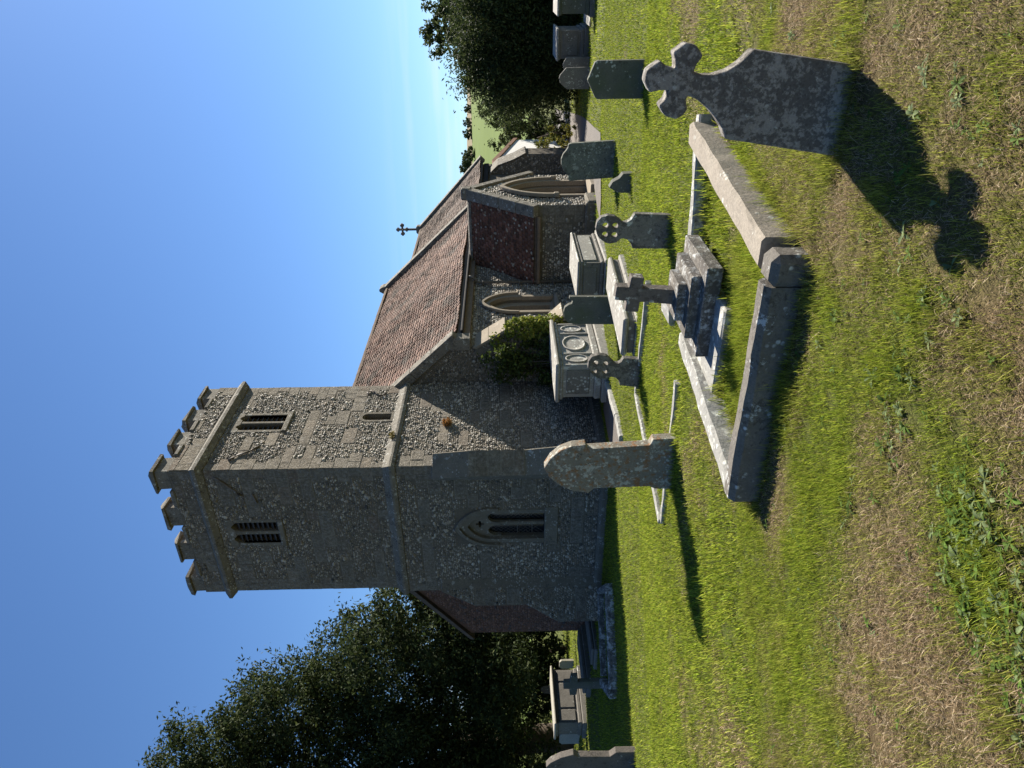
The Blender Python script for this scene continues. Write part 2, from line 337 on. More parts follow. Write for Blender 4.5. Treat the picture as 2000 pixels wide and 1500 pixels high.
# hills beyond the village
hx = np.linspace(-260, 420, 90); hy = np.concatenate([np.linspace(95, 330, 40), np.linspace(340, 900, 20)])
HX, HY = np.meshgrid(hx, hy, indexing='ij')
def hillz(x, y): return -3.2 + np.interp(y, [95, 130, 220, 330, 420, 900], [0, 1.2, 8, 18.5, 25.5, 30]) + 4*(fbm(x, y, .008, 4)-.5)*np.clip((y-100)/150, 0, 1) + 2.0*np.clip((110-x)/150, -1, 1)*np.clip((y-150)/200, 0, 1)
HZ = hillz(HX, HY); e_ = CAM[0]+.51796*HX+.85540*HY; n_ = CAM[1]-.85540*HX+.51796*HY
hv = np.stack([e_, n_, HZ], -1).reshape(-1, 3); ny = len(hy)
i, j = np.meshgrid(np.arange(len(hx)-1), np.arange(ny-1), indexing='ij')
lp = np.stack([i*ny+j, (i+1)*ny+j, (i+1)*ny+j+1, i*ny+j+1], -1).reshape(-1)
up = ((HY > 330)).reshape(-1)[:, None]; hc = np.where(up, np.array([.21, .165, .105]), np.array([.12, .16, .04]))
tag(raw('hillside', hv, lp, 4, M['hill'], None, hc, True), kind='structure')
# ================================================================== the church
church = empty('church', (0, 0, 0), 'flint and stone church with battlemented tower, tiled nave and gabled porch', 'church')
TW, TD = 3.69, 3.44                                # tower width (north-south) and depth (east-west)
NS, NE0, NE1, EAVE, RIDGE, RN = -1.14, 3.44, 14.06, 2.87, 6.20, 1.88
PS, PW, PE = -3.46, 7.45, 10.62

def flints(name, parent, ax, pos, poly, rects=(), holes=(), sp=.056, seed=0, sgn=-1, white=.45, brick=False):
    r_ = np.random.default_rng(seed); us = [p[0] for p in poly]; vs = [p[1] for p in poly]
    gu = np.arange(min(us), max(us), sp); gw = np.arange(min(vs), max(vs), sp*.84)
    A, B = np.meshgrid(gu, gw); A = A+(np.arange(len(gw)) % 2)[:, None]*sp*.5+r_.uniform(-.22, .22, A.shape)*sp; B = B+r_.uniform(-.2, .2, B.shape)*sp
    a, b = A.ravel(), B.ravel(); ok = pip(a, b, poly)
    for (x0, y0, x1, y1) in rects: ok &= ~((a > x0-.02) & (a < x1+.02) & (b > y0-.02) & (b < y1+.02))
    for h in holes: ok &= ~pip(a, b, h)
    ok &= (r_.random(len(a)) < .95)
    a, b = a[ok], b[ok]; n = len(a)
    sz = np.clip(r_.lognormal(-.08, .32, n), .5, 1.9); ra = sp*r_.uniform(.42, .62, n)*sz; rb = sp*r_.uniform(.34, .50, n)*sz; h = r_.uniform(.006, .026, n)*sz; th = r_.uniform(0, 6.28, n)
    an = th[:, None]+np.arange(6)[None]*np.pi/3+r_.uniform(-.3, .3, (n, 6)); rad = r_.uniform(.8, 1.12, (n, 6))
    cu_, cv_ = np.cos(an)*rad*ra[:, None], np.sin(an)*rad*rb[:, None]; k = r_.uniform(.5, .82, (n, 6))
    U = np.concatenate([a[:, None]+cu_, a[:, None]+cu_*k, (a+r_.uniform(-.2, .2, n)*ra)[:, None]], 1)
    Vv = np.concatenate([b[:, None]+cv_, b[:, None]+cv_*k, (b+r_.uniform(-.2, .2, n)*rb)[:, None]], 1)
    D = np.concatenate([np.full((n, 6), -.006), h[:, None]*r_.uniform(.55, .95, (n, 6)), h[:, None]*r_.uniform(.8, 1.2, (n, 1))], 1)*sgn+pos
    P = np.stack([D, U, Vv], -1) if ax == 'x' else np.stack([U, D, Vv], -1)
    base = np.arange(n)[:, None]*13; T = []
    for q in range(6):
        q2 = (q+1) % 6; T += [[q, q2, 6+q2], [q, 6+q2, 6+q], [6+q, 6+q2, 12]]
    T = np.array(T)
    if (ax == 'y') == (sgn > 0): T = T[:, ::-1]
    T = (base[:, :, None]+T[None]).reshape(-1)
    pal = np.array([[.385, .35, .29], [.28, .245, .195], [.20, .177, .142], [.078, .073, .066], [.23, .18, .125], [.14, .125, .104]])
    if brick: pal = np.array([[.20, .11, .08], [.17, .09, .065], [.14, .08, .06], [.075, .06, .055], [.22, .12, .08], [.12, .08, .065]])
    pr = np.array([white*.6, white*.5, .22, .12, .10, .14]); pr /= pr.sum()
    c0 = pal[r_.choice(6, n, p=pr)]*r_.uniform(.75, 1.2, (n, 1)); c1 = pal[r_.choice(6, n, p=pr)]
    C = np.repeat(c0[:, None], 13, 1); C[:, 12] = .5*c0+.5*c1; C[:, 6:12] *= r_.uniform(.8, 1.15, (n, 6, 1)); C *= (.62+.72*fbm(a+pos*3, b*.6, .75, seed))[:, None, None]
    return tag(raw(name, P.reshape(-1, 3), T, 3, M['flint'], parent, C.reshape(-1, 3)), kind='stuff')

_bm = bmesh.new(); bmesh.ops.create_cube(_bm, size=1); bmesh.ops.bevel(_bm, geom=_bm.edges[:], offset=.035, segments=1, affect='EDGES')
BLK = bpy.data.meshes.new('stone_block'); _bm.to_mesh(BLK); _bm.free(); BLK.materials.append(M['block'])
def blocks(parent, ax, pos, rects, sgn=-1):
    for (u0, v0, u1, v1) in rects:
        o = bpy.data.objects.new('stone_block', BLK); COL.objects.link(o); o.parent = parent
        d = .10; pr = random.uniform(.003, .014); c = pos+sgn*(pr-d/2); g = .006
        if ax == 'x': o.location = (c, (u0+u1)/2, (v0+v1)/2); o.scale = (d, u1-u0-g, v1-v0-g)
        else: o.location = ((u0+u1)/2, c, (v0+v1)/2); o.scale = (u1-u0-g, d, v1-v0-g)
def hit(r, q): return r[0] < q[2] and r[2] > q[0] and r[1] < q[3] and r[3] > q[1]
def courses(u0, u1, v0, v1, pat, keep=(), quoin=None, seed=1, full=.85, stray=.1):
    rd = random.Random(seed); out = []; v = v0; k = 0
    while v < v1-.1:
        h = min(rd.uniform(.22, .31), v1-v); st = pat[k % len(pat)]; u = u0
        lim = u1
        if quoin in ('lo', 'both'):
            L = (.38 if k % 2 else .22); r = (u0, v, u0+L, v+h)
            if not any(hit(r, q) for q in keep): out.append(r)
            u = u0+L
        if quoin in ('hi', 'both'):
            L = (.22 if k % 2 else .38); r = (u1-L, v, u1, v+h)
            if not any(hit(r, q) for q in keep): out.append(r)
            lim = u1-L
        while u < lim-.12:
            L = min(rd.uniform(.26, .66), lim-u)
            if lim-u-L < .15: L = lim-u
            if rd.random() < (full if st else stray):
                r = (u, v, u+L, v+h)
                if not any(hit(r, q) for q in keep): out.append(r)
            u += L
        v += h; k += 1
    return out

# ---- tower walls
LO = .06
belW = [(1.51, 6.86, 1.77, 7.88), (1.87, 6.86, 2.13, 7.88)]; belS = [(1.52, 6.88, 1.77, 7.95), (1.88, 6.88, 2.13, 7.95)]
slitS = (1.84, 4.36, 2.12, 5.02); wwin = (1.20, .44, 2.22, 2.78)
up = box('tower_wall', (0, 0, 4.1), (TD, TW, 8.36), M['mortar'], church, bevel=0)
def lightcut(ax, pos, r, dep=.34, k=.6):
    c, hw = (r[0]+r[2])/2, (r[2]-r[0])/2; pts = pointed(c, hw, r[1], r[3]-hw*1.1, r[3]+.06, k, 6)
    return prism('cutter', pts, ax, pos-.1, pos+dep, None)
cut(up, [lightcut('x', 0, r) for r in belW]+[lightcut('y', 0, r) for r in belS]+[lightcut('y', 0, slitS, .4, .05)])
low = box('tower_wall', (-LO, -LO, -1.3), (TD+.02, TW+LO, 4.12), M['mortar'], church, bevel=0)
cut(low, [prism('cutter', pointed(1.705, .40, .72, 1.92, 2.54), 'x', -.3, .30, None)])
keepW = [(1.40, 6.7, 2.24, 8.1)]; keepS = [(1.42, 6.7, 2.23, 8.15), (1.78, 4.3, 2.18, 5.1)]
bW = courses(0, TW, 4.3, 8.25, [0, 1, 0, 0, 1, 0, 1], keepW, 'both', 3, .55, .10); bS = courses(0, TD, 4.3, 8.25, [1, 0, 0, 1, 0, 1, 0], keepS, 'both', 5, .72, .10)
blocks(up, 'x', 0, bW); blocks(up, 'y', 0, bS)
flints('flint_facing', up, 'x', 0, [(0, 4.25), (TW, 4.25), (TW, 8.3), (0, 8.3)], bW+[(1.44, 6.8, 2.2, 8.02)], seed=1, white=.35)
flints('flint_facing', up, 'y', 0, [(0, 4.25), (TD, 4.25), (TD, 8.3), (0, 8.3)], bS+[(1.46, 6.82, 2.19, 8.1), (1.8, 4.33, 2.16, 5.1)], seed=2, white=.6)
keepW2 = [wwin, (-.1, -1, .30, 3.0), (3.42, -1, 4, 3.2)]
bW2 = courses(-LO, TW+LO, -.85, 4.0, [1, 0, 0, 1, 0, 1, 0, 0], keepW2, 'both', 8, .55, .12); bS2 = courses(-LO, TD, 1.0, 4.0, [0, 0, 1, 0, 0, 0], [(-.1, -1, .3, 3.0)], 'lo', 9, .6, .06)
blocks(low, 'x', -LO, bW2); blocks(low, 'y', -LO, bS2)
flints('flint_facing', low, 'x', -LO, [(-LO, -.9), (TW+LO, -.9), (TW+LO, 4.05), (-LO, 4.05)], bW2+[wwin], seed=3, white=.35)
flints('flint_facing', low, 'y', -LO, [(-LO, -.9), (TD, -.9), (TD, 4.05), (-LO, 4.05)], bS2, seed=4, white=.55)
box('plinth', (-.22, -.16, -1.3), (TD, TW+.2, -.46), M['ashlar'], church, bevel=.06)

# ---- string courses
def ringcourse(name, prof, mat, x0=0, y0=0, x1=TD, y1=TW):
    rings = []
    for (o, z) in prof: rings.append([(x0-o, y0-o, z), (x1+o, y0-o, z), (x1+o, y1+o, z), (x0-o, y1+o, z)])
    return loft(name, rings, mat, church, smooth=False)
ringcourse('string_course', [(-.05, 8.20), (.03, 8.22), (.09, 8.29), (.13, 8.33), (.13, 8.40), (.04, 8.50), (-.05, 8.52)], M['coping'])
ringcourse('string_course', [(-.05, 4.02), (.10, 4.03), (.13, 4.10), (.13, 4.15), (.07, 4.22), (-.02, 4.36), (-.05, 4.36)], M['coping'])
# ---- parapet and battlements
par = ringcourse('parapet', [(-.05, 8.46), (.015, 8.48), (.015, 8.98), (-.05, 9.0)], M['mortar'])
bP = courses(0, TW, 8.52, 8.95, [1, 0], (), 'both', 21, .6, .3); bP2 = courses(0, TD, 8.52, 8.95, [0, 1], (), 'both', 22, .5, .2)
blocks(par, 'x', -.015, bP); blocks(par, 'y', -.015, bP2)
flints('flint_facing', par, 'x', -.015, [(0, 8.52), (TW, 8.52), (TW, 8.95), (0, 8.95)], bP, seed=6); flints('flint_facing', par, 'y', -.015, [(0, 8.52), (TD, 8.52), (TD, 8.95), (0, 8.95)], bP2, seed=7, white=.6)
def merlon(x0, y0, x1, y1):
    z0, z1 = 8.96, 9.29+random.uniform(-.03, .03)
    b = box('merlon', (x0, y0, z0), (x1, y1, z1), M['coping'], church, bevel=.02, jit=.012)
    o = .055; cx, cy = (x0+x1)/2, (y0+y1)/2; zt = z1+.13
    rg = [[(x0-o, y0-o, z1-.02), (x1+o, y0-o, z1-.02), (x1+o, y1+o, z1-.02), (x0-o, y1+o, z1-.02)],
          [(x0-o, y0-o, z1+.04), (x1+o, y0-o, z1+.04), (x1+o, y1+o, z1+.04), (x0-o, y1+o, z1+.04)]]
    dx, dy = (.12, .02) if (x1-x0) < (y1-y0) else (.02, .12)
    rg.append([(x0+dx, y0+dy, zt), (x1-dx, y0+dy, zt), (x1-dx, y1-dy, zt), (x0+dx, y1-dy, zt)])
    c = loft('merlon_cap', rg, M['coping'], b, smooth=False)
    for q in c.data.vertices: q.co += Vector([random.uniform(-.022, .022) for _ in range(3)])
def crenel(x0, y0, x1, y1):
    box('crenel_sill', (x0, y0, 8.94), (x1, y1, 9.05), M['coping'], church, bevel=.025, jit=.008)
t_ = .30
def side(L):
    mw = .52; gap = (L-4*mw)/3; return [(i*(mw+gap), i*(mw+gap)+mw) for i in range(4)]
for i, (a, b) in enumerate(side(TW)):
    if i in (1, 2): merlon(0, a, t_, b); merlon(TD-t_, a, TD, b)
for i, (a, b) in enumerate(side(TD)):
    if i in (1, 2): merlon(a, 0, b, t_); merlon(a, TW-t_, b, TW)
for (x, y) in ((0, 0), (0, TW-.5), (TD-.5, 0), (TD-.5, TW-.5)): merlon(x, y, x+.5, y+.5)
sW, sD = side(TW), side(TD)
for i in range(3):
    for x in (-.05, TD-t_): crenel(x, sW[i][1]+.01, x+t_+.05, sW[i+1][0]-.01)
    for y in (-.05, TW-t_): crenel(sD[i][1]+.01, y, sD[i+1][0]-.01, y+t_+.05)
box('tower_roof', (.2, .2, 8.5), (TD-.2, TW-.2, 8.8), M['lead'], church, bevel=0)

# ---- belfry windows: two louvred lights with a mullion
def belfry(ax, rs):
    c = (rs[0][0]+rs[1][2])/2; z0, z1 = rs[0][1], rs[0][3]
    mk = (lambda u, d, z: (d, u, z)) if ax == 'x' else (lambda u, d, z: (u, d, z))
    f = bpy.data.objects.new('belfry_window', None); COL.objects.link(f); f.parent = church; f.location = mk(c, 0, z0); f.empty_display_size = .1
    def add(o): o.parent = f; o.location = -f.location
    add(box('mullion', mk(c-.045, -.012, z0), mk(c+.045, .16, z1+.02), M['ashlar'], None, bevel=.015))
    add(box('sill', mk(rs[0][0]-.10, -.05, z0-.13), mk(rs[1][2]+.10, .12, z0+.004), M['ashlar'], None, bevel=.02))
    for s in (0, 1):
        u = rs[0][0]-.10 if s == 0 else rs[1][2]
        add(box('jamb', mk(u, -.016, z0+.01), mk(u+.10, .10, z1-.02), M['ashlar'], None, bevel=.012))
    hd = prism('window_head', [(rs[0][0]-.10, z1-.02), (rs[1][2]+.10, z1-.02), (rs[1][2]+.10, z1+.16), (rs[0][0]-.1, z1+.16)], ax, -.018, .10, M['ashlar'])
    cut(hd, [prism('cutter', pointed((r[0]+r[2])/2, (r[2]-r[0])/2, z0, z1-.15, z1+.06, .6, 6), ax, -.3, .3, None) for r in rs]); add(hd)
    for r in rs:
        for q in range(9):
            z = z0+.05+q*(z1-z0-.02)/9
            v = [mk(r[0]-.01, .05, z-.035), mk(r[2]+.01, .05, z-.035), mk(r[2]+.01, .17, z+.07), mk(r[0]-.01, .17, z+.07)]
            v += [(p[0], p[1], p[2]+.018) for p in v]
            add(mesh('louvre', v, boxv((0,0,0), (1,1,1))[1], M['louvre'], None))
        add(box('backing', mk(r[0]-.02, .20, z0), mk(r[2]+.02, .22, z1+.08), M['gutter'], None, bevel=0))
belfry('x', belW); belfry('y', belS)
sw = bpy.data.objects.new('slit_window', None); COL.objects.link(sw); sw.parent = church
mesh('pane', *boxv((1.83, .24, 4.34), (2.13, .26, 5.08)), M['glass'], sw)
hh = prism('surround', pointed(1.98, .21, 4.30, 4.95, 5.14, .05, 7), 'y', -.016, .10, M['ashlar'], None, .01)
cut(hh, [prism('cutter', pointed(1.98, .135, 4.37, 4.93, 5.06, .05, 7), 'y', -.3, .3, None)]); hh.parent = sw

# ---- west window
ww = bpy.data.objects.new('west_window', None); COL.objects.link(ww); ww.parent = church
sr = prism('surround', pointed(1.705, .50, .745, 1.95, 2.70), 'x', -.075, .05, M['ashlar'], None, .012); cut(sr, [prism('cutter', pointed(1.705, .385, .60, 1.93, 2.52), 'x', -.3, .3, None)]); sr.parent = ww
hm = prism('hood_mould', pointed(1.705, .58, 1.80, 1.95, 2.82), 'x', -.135, -.05, M['ashlar'], None, .015); cut(hm, [prism('cutter', pointed(1.705, .505, 1.2, 1.93, 2.71), 'x', -.4, .3, None)]); hm.parent = ww
tr_ = prism('tracery', pointed(1.705, .39, 1.74, 1.93, 2.53), 'x', .02, .12, M['ashlar'], None)
cut(tr_, [prism('cutter', pointed(c, .155, 1.0, 1.84, 2.06, .4, 7), 'x', -.3, .4, None) for c in (1.51, 1.90)]+
    [prism('cutter', [(1.705+(.075+.03*math.cos(4*q*math.pi/12))*math.cos(q*math.pi/12), 2.24+(.075+.03*math.cos(4*q*math.pi/12))*math.sin(q*math.pi/12)) for q in range(24)], 'x', -.3, .4, None)]); tr_.parent = ww
box('mullion', (.02, 1.655, .75), (.12, 1.755, 1.78), M['ashlar'], ww, bevel=.02)
box('sill', (-.10, 1.13, .44), (.06, 2.28, .752), M['ashlar'], ww, bevel=.02)
for k, c in enumerate((1.48, 1.93)):
    p_ = mesh('pane', *boxv((.15, c-.18, .75), (.165, c+.18, 2.4)), M['glass'], ww)
    L = []
    for q in range(-4, 20):
        for s in (-1, 1):
            y0, y1 = c-.18, c+.18; z0 = .72+q*.115; pts = [(y0, z0), (y1, z0+.36*1.25)] if s > 0 else [(y1, z0), (y0, z0+.36*1.25)]
            if z0 > .7 and z0+.45 < 2.35: L.append(pts)
    v, f = [], []
    for (a, b) in L:
        n0 = len(v); v += [(.146, a[0], a[1]), (.146, a[0], a[1]+.012), (.146, b[0], b[1]+.012), (.146, b[0], b[1])]; f.append((n0, n0+1, n0+2, n0+3))
    mesh('leading', v, f, M['lead'], p_)
for z in (1.02, 1.36): box('casement_bar', (.135, 1.76, z), (.15, 2.09, z+.018), M['lead'], ww, bevel=0)

# ---- iron wall anchors
def anchor(pts, ax, d, r=.022):
    P = [(d, a, b) if ax == 'x' else (a, d, b) for a, b in pts]; tube('wall_anchor', P, r, M['iron'], church, 6)
anchor([(.17, 8.02), (.22, 7.93), (.30, 7.84), (.40, 7.76), (.48, 7.70), (.56, 7.62), (.66, 7.56), (.70, 7.47)][::1], 'x', -.03)
anchor([(.66, 7.26), (.92, 7.20)], 'x', -.03)
anchor([(.33, 7.76), (.42, 7.68), (.52, 7.60), (.56, 7.50), (.62, 7.40), (.72, 7.30), (.84, 7.22)], 'y', -.03)
anchor([(2.98, 5.05), (3.08, 5.12), (3.16, 5.03), (3.10, 4.92), (2.98, 4.86), (2.92, 4.74), (3.0, 4.64), (3.1, 4.66)], 'y', -.03)

# ---- buttresses
def buttress(prof, lo, hi, ax='x', mat='ashlar'):
    return prism('buttress', prof, ax, lo, hi, M[mat], church, bevel=.015)
def diagonal(cx0, cy0, dx, dy, prof, hw, seed):
    k = 2**-.5; n = len(prof); v = [(cx0+k*(dx*d-dy*s), cy0+k*(dy*d+dx*s), z) for s in (-hw, hw) for d, z in prof]
    f = [tuple(range(n)), tuple(range(n, 2*n))[::-1]]+[(i, (i+1) % n, n+(i+1) % n, n+i) for i in range(n)]
    o = mesh('buttress', v, f, M['ashlar'], church, bevel=.015); rd = random.Random(seed)
    def row(d, z0, z1):
        z = z0; q = 0
        while z < z1-.1:
            h = min(rd.uniform(.22, .30), z1-z); sp_ = rd.uniform(-.12, .12)
            for (s0, s1) in (((-hw, sp_), (sp_, hw)) if q % 2 else ((-hw, hw),)):
                w = bpy.data.objects.new('stone_block', BLK); COL.objects.link(w); w.parent = o; s = (s0+s1)/2; dd = d-.03+rd.uniform(0, .01)
                w.location = (cx0+k*(dx*dd-dy*s), cy0+k*(dy*dd+dx*s), z+h/2); w.rotation_euler = (0, 0, math.atan2(dy, dx)); w.scale = (.08, s1-s0-.008, h-.008)
            z += h; q += 1
    row(.38, 1.22, 2.42); row(.78, -.85, .46)
    return o
PRF = [(-.4, -1.4), (.78, -1.4), (.78, .46), (.38, 1.18), (.38, 2.43), (.05, 3.22), (-.4, 3.22)]
diagonal(-LO+.02, -LO+.02, -1, -1, PRF, .28, 31); b2 = diagonal(-LO+.02, TW+LO-.02, -1, 1, PRF, .28, 33)
k_ = 2**-.5; lc = Vector((-LO+.02-k_*.283, TW+LO-.02-k_*.283, 0)); n0 = set(bpy.data.objects)
rb2 = courses(.0, .38, .5, 2.4, [1, 0, 0], (), None, 35, .9, .2)+courses(.02, .76, -.8, .42, [1, 0], (), None, 36, .8, .2)
blocks(b2, 'x', 0, rb2); flints('flint_facing', b2, 'x', 0, [(0, -.85), (.77, -.85), (.77, .44), (.37, 1.16), (.37, 2.40), (.05, 3.1), (0, 3.1)], rb2, seed=41, white=.45)
for o in set(bpy.data.objects)-n0: o.location = Matrix.Rotation(R(45), 3, 'Z') @ o.location+lc; o.rotation_euler = (0, 0, R(45))
b3 = buttress([(-.90, -1.4), (-.90, 2.40), (-1.12, 2.30), (-1.58, 1.56), (-1.64, .46), (-1.95, .14), (-1.95, -1.4)][::-1], 3.36, 3.98)
flints('flint_facing', b3, 'x', 3.36, [(-1.15, -.9), (-1.15, 2.15), (-1.55, 1.5), (-1.6, .4), (-1.9, .1), (-1.9, -.9)], [], seed=42)
for (n0, z0, n1, z1) in ((-1.10, 2.30, -1.33, 1.94), (-1.335, 1.93, -1.60, 1.52), (-1.62, .47, -1.98, .10)):
    v = []
    for x in (3.31, 4.03): v += [(x, n0, z0+.01), (x, n1, z1+.01), (x, n1-.035, z1+.07), (x, n0-.035, z0+.07)]
    mesh('weathering_slab', v, [(0, 1, 2, 3), (7, 6, 5, 4), (0, 4, 5, 1), (1, 5, 6, 2), (2, 6, 7, 3), (3, 7, 4, 0)], M['dressed'], b3)

# ---- nave
gab = [(NS, -1.5), (NS, EAVE), (RN, RIDGE-.12), (2*RN-NS, EAVE), (2*RN-NS, -1.5)]
nv = prism('nave_wall', [(p[0], p[1]) for p in gab], 'x', NE0, NE1, M['mortar'], church)
cut(nv, [prism('cutter', pointed(5.82, .46, .22, 1.30, 2.02), 'y', NS-.3, NS+.40, None)])
flints('flint_facing', nv, 'x', NE0, [(NS, -1), (NS, 2.8), (.1, 4.05), (.1, -1)], [], seed=11, white=.4)
nwin = pointed(5.82, .62, .05, 1.30, 2.22)
qn = [(NE0, 2.55-.3*k, NE0+(.3 if k % 2 else .45), 2.8-.3*k) for k in range(8)]
flints('flint_facing', nv, 'y', NS, [(NE0, -1), (9.0, -1), (9.0, 2.62), (NE0, 2.62)], qn, [nwin], seed=12, sp=.075, white=.7)
flints('flint_facing', nv, 'y', NS, [(9.0, 1.6), (NE1, 1.6), (NE1, 2.62), (9.0, 2.62)], [], seed=13, sp=.085, white=.7)
blocks(nv, 'y', NS, qn)
nw = bpy.data.objects.new('nave_window', None); COL.objects.link(nw); nw.parent = church
s_ = prism('surround', pointed(5.82, .58, .20, 1.30, 2.16), 'y', NS-.05, NS+.06, M['dressed'], None, .012); cut(s_, [prism('cutter', pointed(5.82, .455, 0, 1.29, 2.01), 'y', -9, 9, None)]); s_.parent = nw
h_ = prism('hood_mould', pointed(5.82, .66, 1.18, 1.30, 2.27), 'y', NS-.12, NS-.03, M['dressed'], None, .015); cut(h_, [prism('cutter', pointed(5.82, .59, .5, 1.29, 2.17), 'y', -9, 9, None)]); h_.parent = nw
s2 = prism('inner_order', pointed(5.82, .47, .20, 1.29, 2.03), 'y', NS+.14, NS+.30, M['dressed'], None, 0); cut(s2, [prism('cutter', pointed(5.82, .25, .3, 1.15, 1.72), 'y', -9, 9, None)]); s2.parent = nw
mesh('pane', *boxv((5.3, NS+.31, .2), (6.3, NS+.33, 2.0)), M['glass'], nw)
mesh('sill', [(5.22, NS-.09, .06), (6.42, NS-.09, .06), (6.42, NS-.09, .12), (5.22, NS-.09, .12), (5.22, NS+.16, .06), (6.42, NS+.16, .06), (6.42, NS+.16, .26), (5.22, NS+.16, .26)], boxv((0,0,0), (1,1,1))[1][:0]+[(0,1,2,3), (4,7,6,5), (0,4,5,1), (3,2,6,7), (0,3,7,4), (1,5,6,2)], M['dressed'], nw)

def tiled(parent, ax, lo, hi, foot, top, gauge, tw, seed, pal, mat, name='roof_tiles'):
    """courses of single tiles; ax = axis along the eave, foot/top = (cross coordinate, z)"""
    r_ = np.random.default_rng(seed); F = np.array(foot); Tt = np.array(top); L = np.linalg.norm(Tt-F); d = (Tt-F)/L; nn = np.array([-d[1], d[0]])
    if nn[1] < 0: nn = -nn
    rows = int(L/gauge); cols = int((hi-lo)/tw); q, c = np.meshgrid(np.arange(rows), np.arange(-1, cols+1), indexing='ij'); q = q.ravel(); c = c.ravel(); n = len(q)
    u0 = lo+(c+.5*(q % 2))*tw; u1 = u0+tw*.97; u0 = np.clip(u0, lo, hi); u1 = np.clip(u1, lo, hi); ok = u1-u0 > .02; q, u0, u1 = q[ok], u0[ok], u1[ok]; n = len(q)
    s0 = q*gauge+r_.uniform(-.006, .006, n); s1 = s0+gauge*1.25; lf = .030+r_.uniform(0, .016, n); tk = .020; l1 = .010; ti = r_.uniform(-.006, .006, n)
    sag = .028*np.sin(u0*.8+seed)+.015*np.sin(u0*2.3)-.03*np.sin(np.pi*s0/L)+.055
    def pt(u, s, h):
        a = F[None]+d[None]*s[:, None]+nn[None]*(h+sag)[:, None]
        return np.stack([u, a[:, 0], a[:, 1]], -1) if ax == 'x' else np.stack([a[:, 0], u, a[:, 1]], -1)
    z = np.zeros(n); P = np.stack([pt(u0, s0, lf+ti), pt(u1, s0, lf-ti), pt(u1, s1, z+l1), pt(u0, s1, z+l1), pt(u0, s0, lf+ti-tk), pt(u1, s0, lf-ti-tk)], 1)
    P2 = np.stack([pt(u1, s1, z-.01), pt(u0, s1, z-.01)], 1); P = np.concatenate([P, P2], 1)
    Q = np.array([[0, 1, 2, 3], [4, 5, 1, 0], [4, 0, 3, 7], [1, 5, 6, 2]]); lp = (np.arange(n)[:, None, None]*8+Q[None]).reshape(-1)
    pal = np.array(pal); C = pal[r_.integers(0, len(pal), n)]*r_.uniform(.65, 1.25, (n, 1))*(.7+.6*fbm(u0, s0, .9, seed))[:, None]; C = np.repeat(C[:, None], 8, 1).reshape(-1, 3)
    return tag(raw(name, P.reshape(-1, 3), lp, 4, mat, parent, C), kind='stuff')
RED = [(.165, .098, .074), (.14, .08, .062), (.185, .118, .09), (.12, .072, .058), (.155, .105, .085)]
BRN = [(.14, .10, .08), (.12, .085, .068), (.16, .12, .095), (.10, .075, .062)]
nr = prism('nave_roof', [(NS-.22, EAVE-.16), (NS-.22, EAVE-.08), (RN, RIDGE), (2*RN-NS+.2, EAVE-.1), (2*RN-NS+.2, EAVE-.2), (RN, RIDGE-.15)], 'x', NE0+.20, NE1-.12, M['roofslab'], church)
tiled(nr, 'x', NE0+.20, NE1-.12, (NS-.25, EAVE-.10), (RN, RIDGE), .118, .17, 1, RED, M['tile'])
def ridge(parent, x0, x1, y, z):
    n = int((x1-x0)/.42)
    for k in range(n):
        a = x0+k*(x1-x0)/n; r = [[(a+.005+t*((x1-x0)/n-.012), y+.15*math.cos(q), z-.03+.13*math.sin(q)+random.uniform(-.005, .005)) for q in (0, .6, 1.2, 1.57, 1.95, 2.54, math.pi)] for t in (0, 1)]
        loft('ridge_tile', r, M['ridge'], parent, smooth=False)
M['ridge'] = plain('ridge tile', (.13, .09, .06), .9, .1, .35, 5)
ridge(nr, NE0+.2, NE1-.12, RN, RIDGE+.03)
def coping(x0, x1, foot, top, mat, parent, lift=.07, th=.12):
    """a sloping run of coping stones across a gable, foot/top = (n, z)"""
    F, T = Vector((foot[0], foot[1])), Vector((top[0], top[1])); d = (T-F).normalized(); nn = Vector((-d.y, d.x)); nn = nn if nn.y > 0 else -nn
    L = (T-F).length; k = max(2, int(L/.75))
    for i in range(k):
        a = F+d*(L*i/k+.004)+nn*lift; b = F+d*(L*(i+1)/k-.004)+nn*lift
        pts = [tuple(a-nn*.14), tuple(b-nn*.14), tuple(b+nn*th), tuple(a+nn*th)]
        prism('coping_stone', pts, 'x', x0, x1, mat, parent, bevel=.015, jit=.004)
for (x0, x1) in ((NE0-.08, NE0+.24), (NE1-.16, NE1+.18)):
    coping(x0, x1, (NS-.20, EAVE-.10), (RN, RIDGE+.02), M['coping'], nr)
    coping(x0, x1, (2*RN-NS+.2, EAVE-.10), (RN, RIDGE+.02), M['coping'], nr)
    prism('kneeler', [(NS-.24, EAVE-.42), (NS+.1, EAVE-.42), (NS+.1, EAVE+.1), (NS-.24, EAVE+.02)][::1], 'x', x0-.01, x1+.01, M['coping'], nr, bevel=.02)
prism('gable_apex', [(RN-.18, RIDGE-.05), (RN+.18, RIDGE-.05), (RN+.14, RIDGE+.22), (RN+.05, RIDGE+.36), (RN-.05, RIDGE+.36), (RN-.14, RIDGE+.22)], 'x', NE1-.18, NE1+.20, M['coping'], nr, bevel=.02)
box('gutter', (NE0+.26, NS-.31, EAVE-.23), (NE1-.2, NS-.215, EAVE-.165), M['gutter'], nr, bevel=.02)
box('eaves_board', (NE0+.26, NS-.14, EAVE-.40), (NE1-.2, NS-.04, EAVE-.20), M['wood'], nr, bevel=.01)
tube('downpipe', [(7.25, NS-.28, 2.62), (7.25, NS-.24, 2.5), (7.25, NS-.09, 2.35), (7.25, NS-.08, -1.2)], .04, M['lead'], church)
tube('downpipe', [(10.44, NS-.28, 2.62), (10.44, NS-.09, 2.4), (10.44, NS-.08, .5)], .04, M['lead'], church)
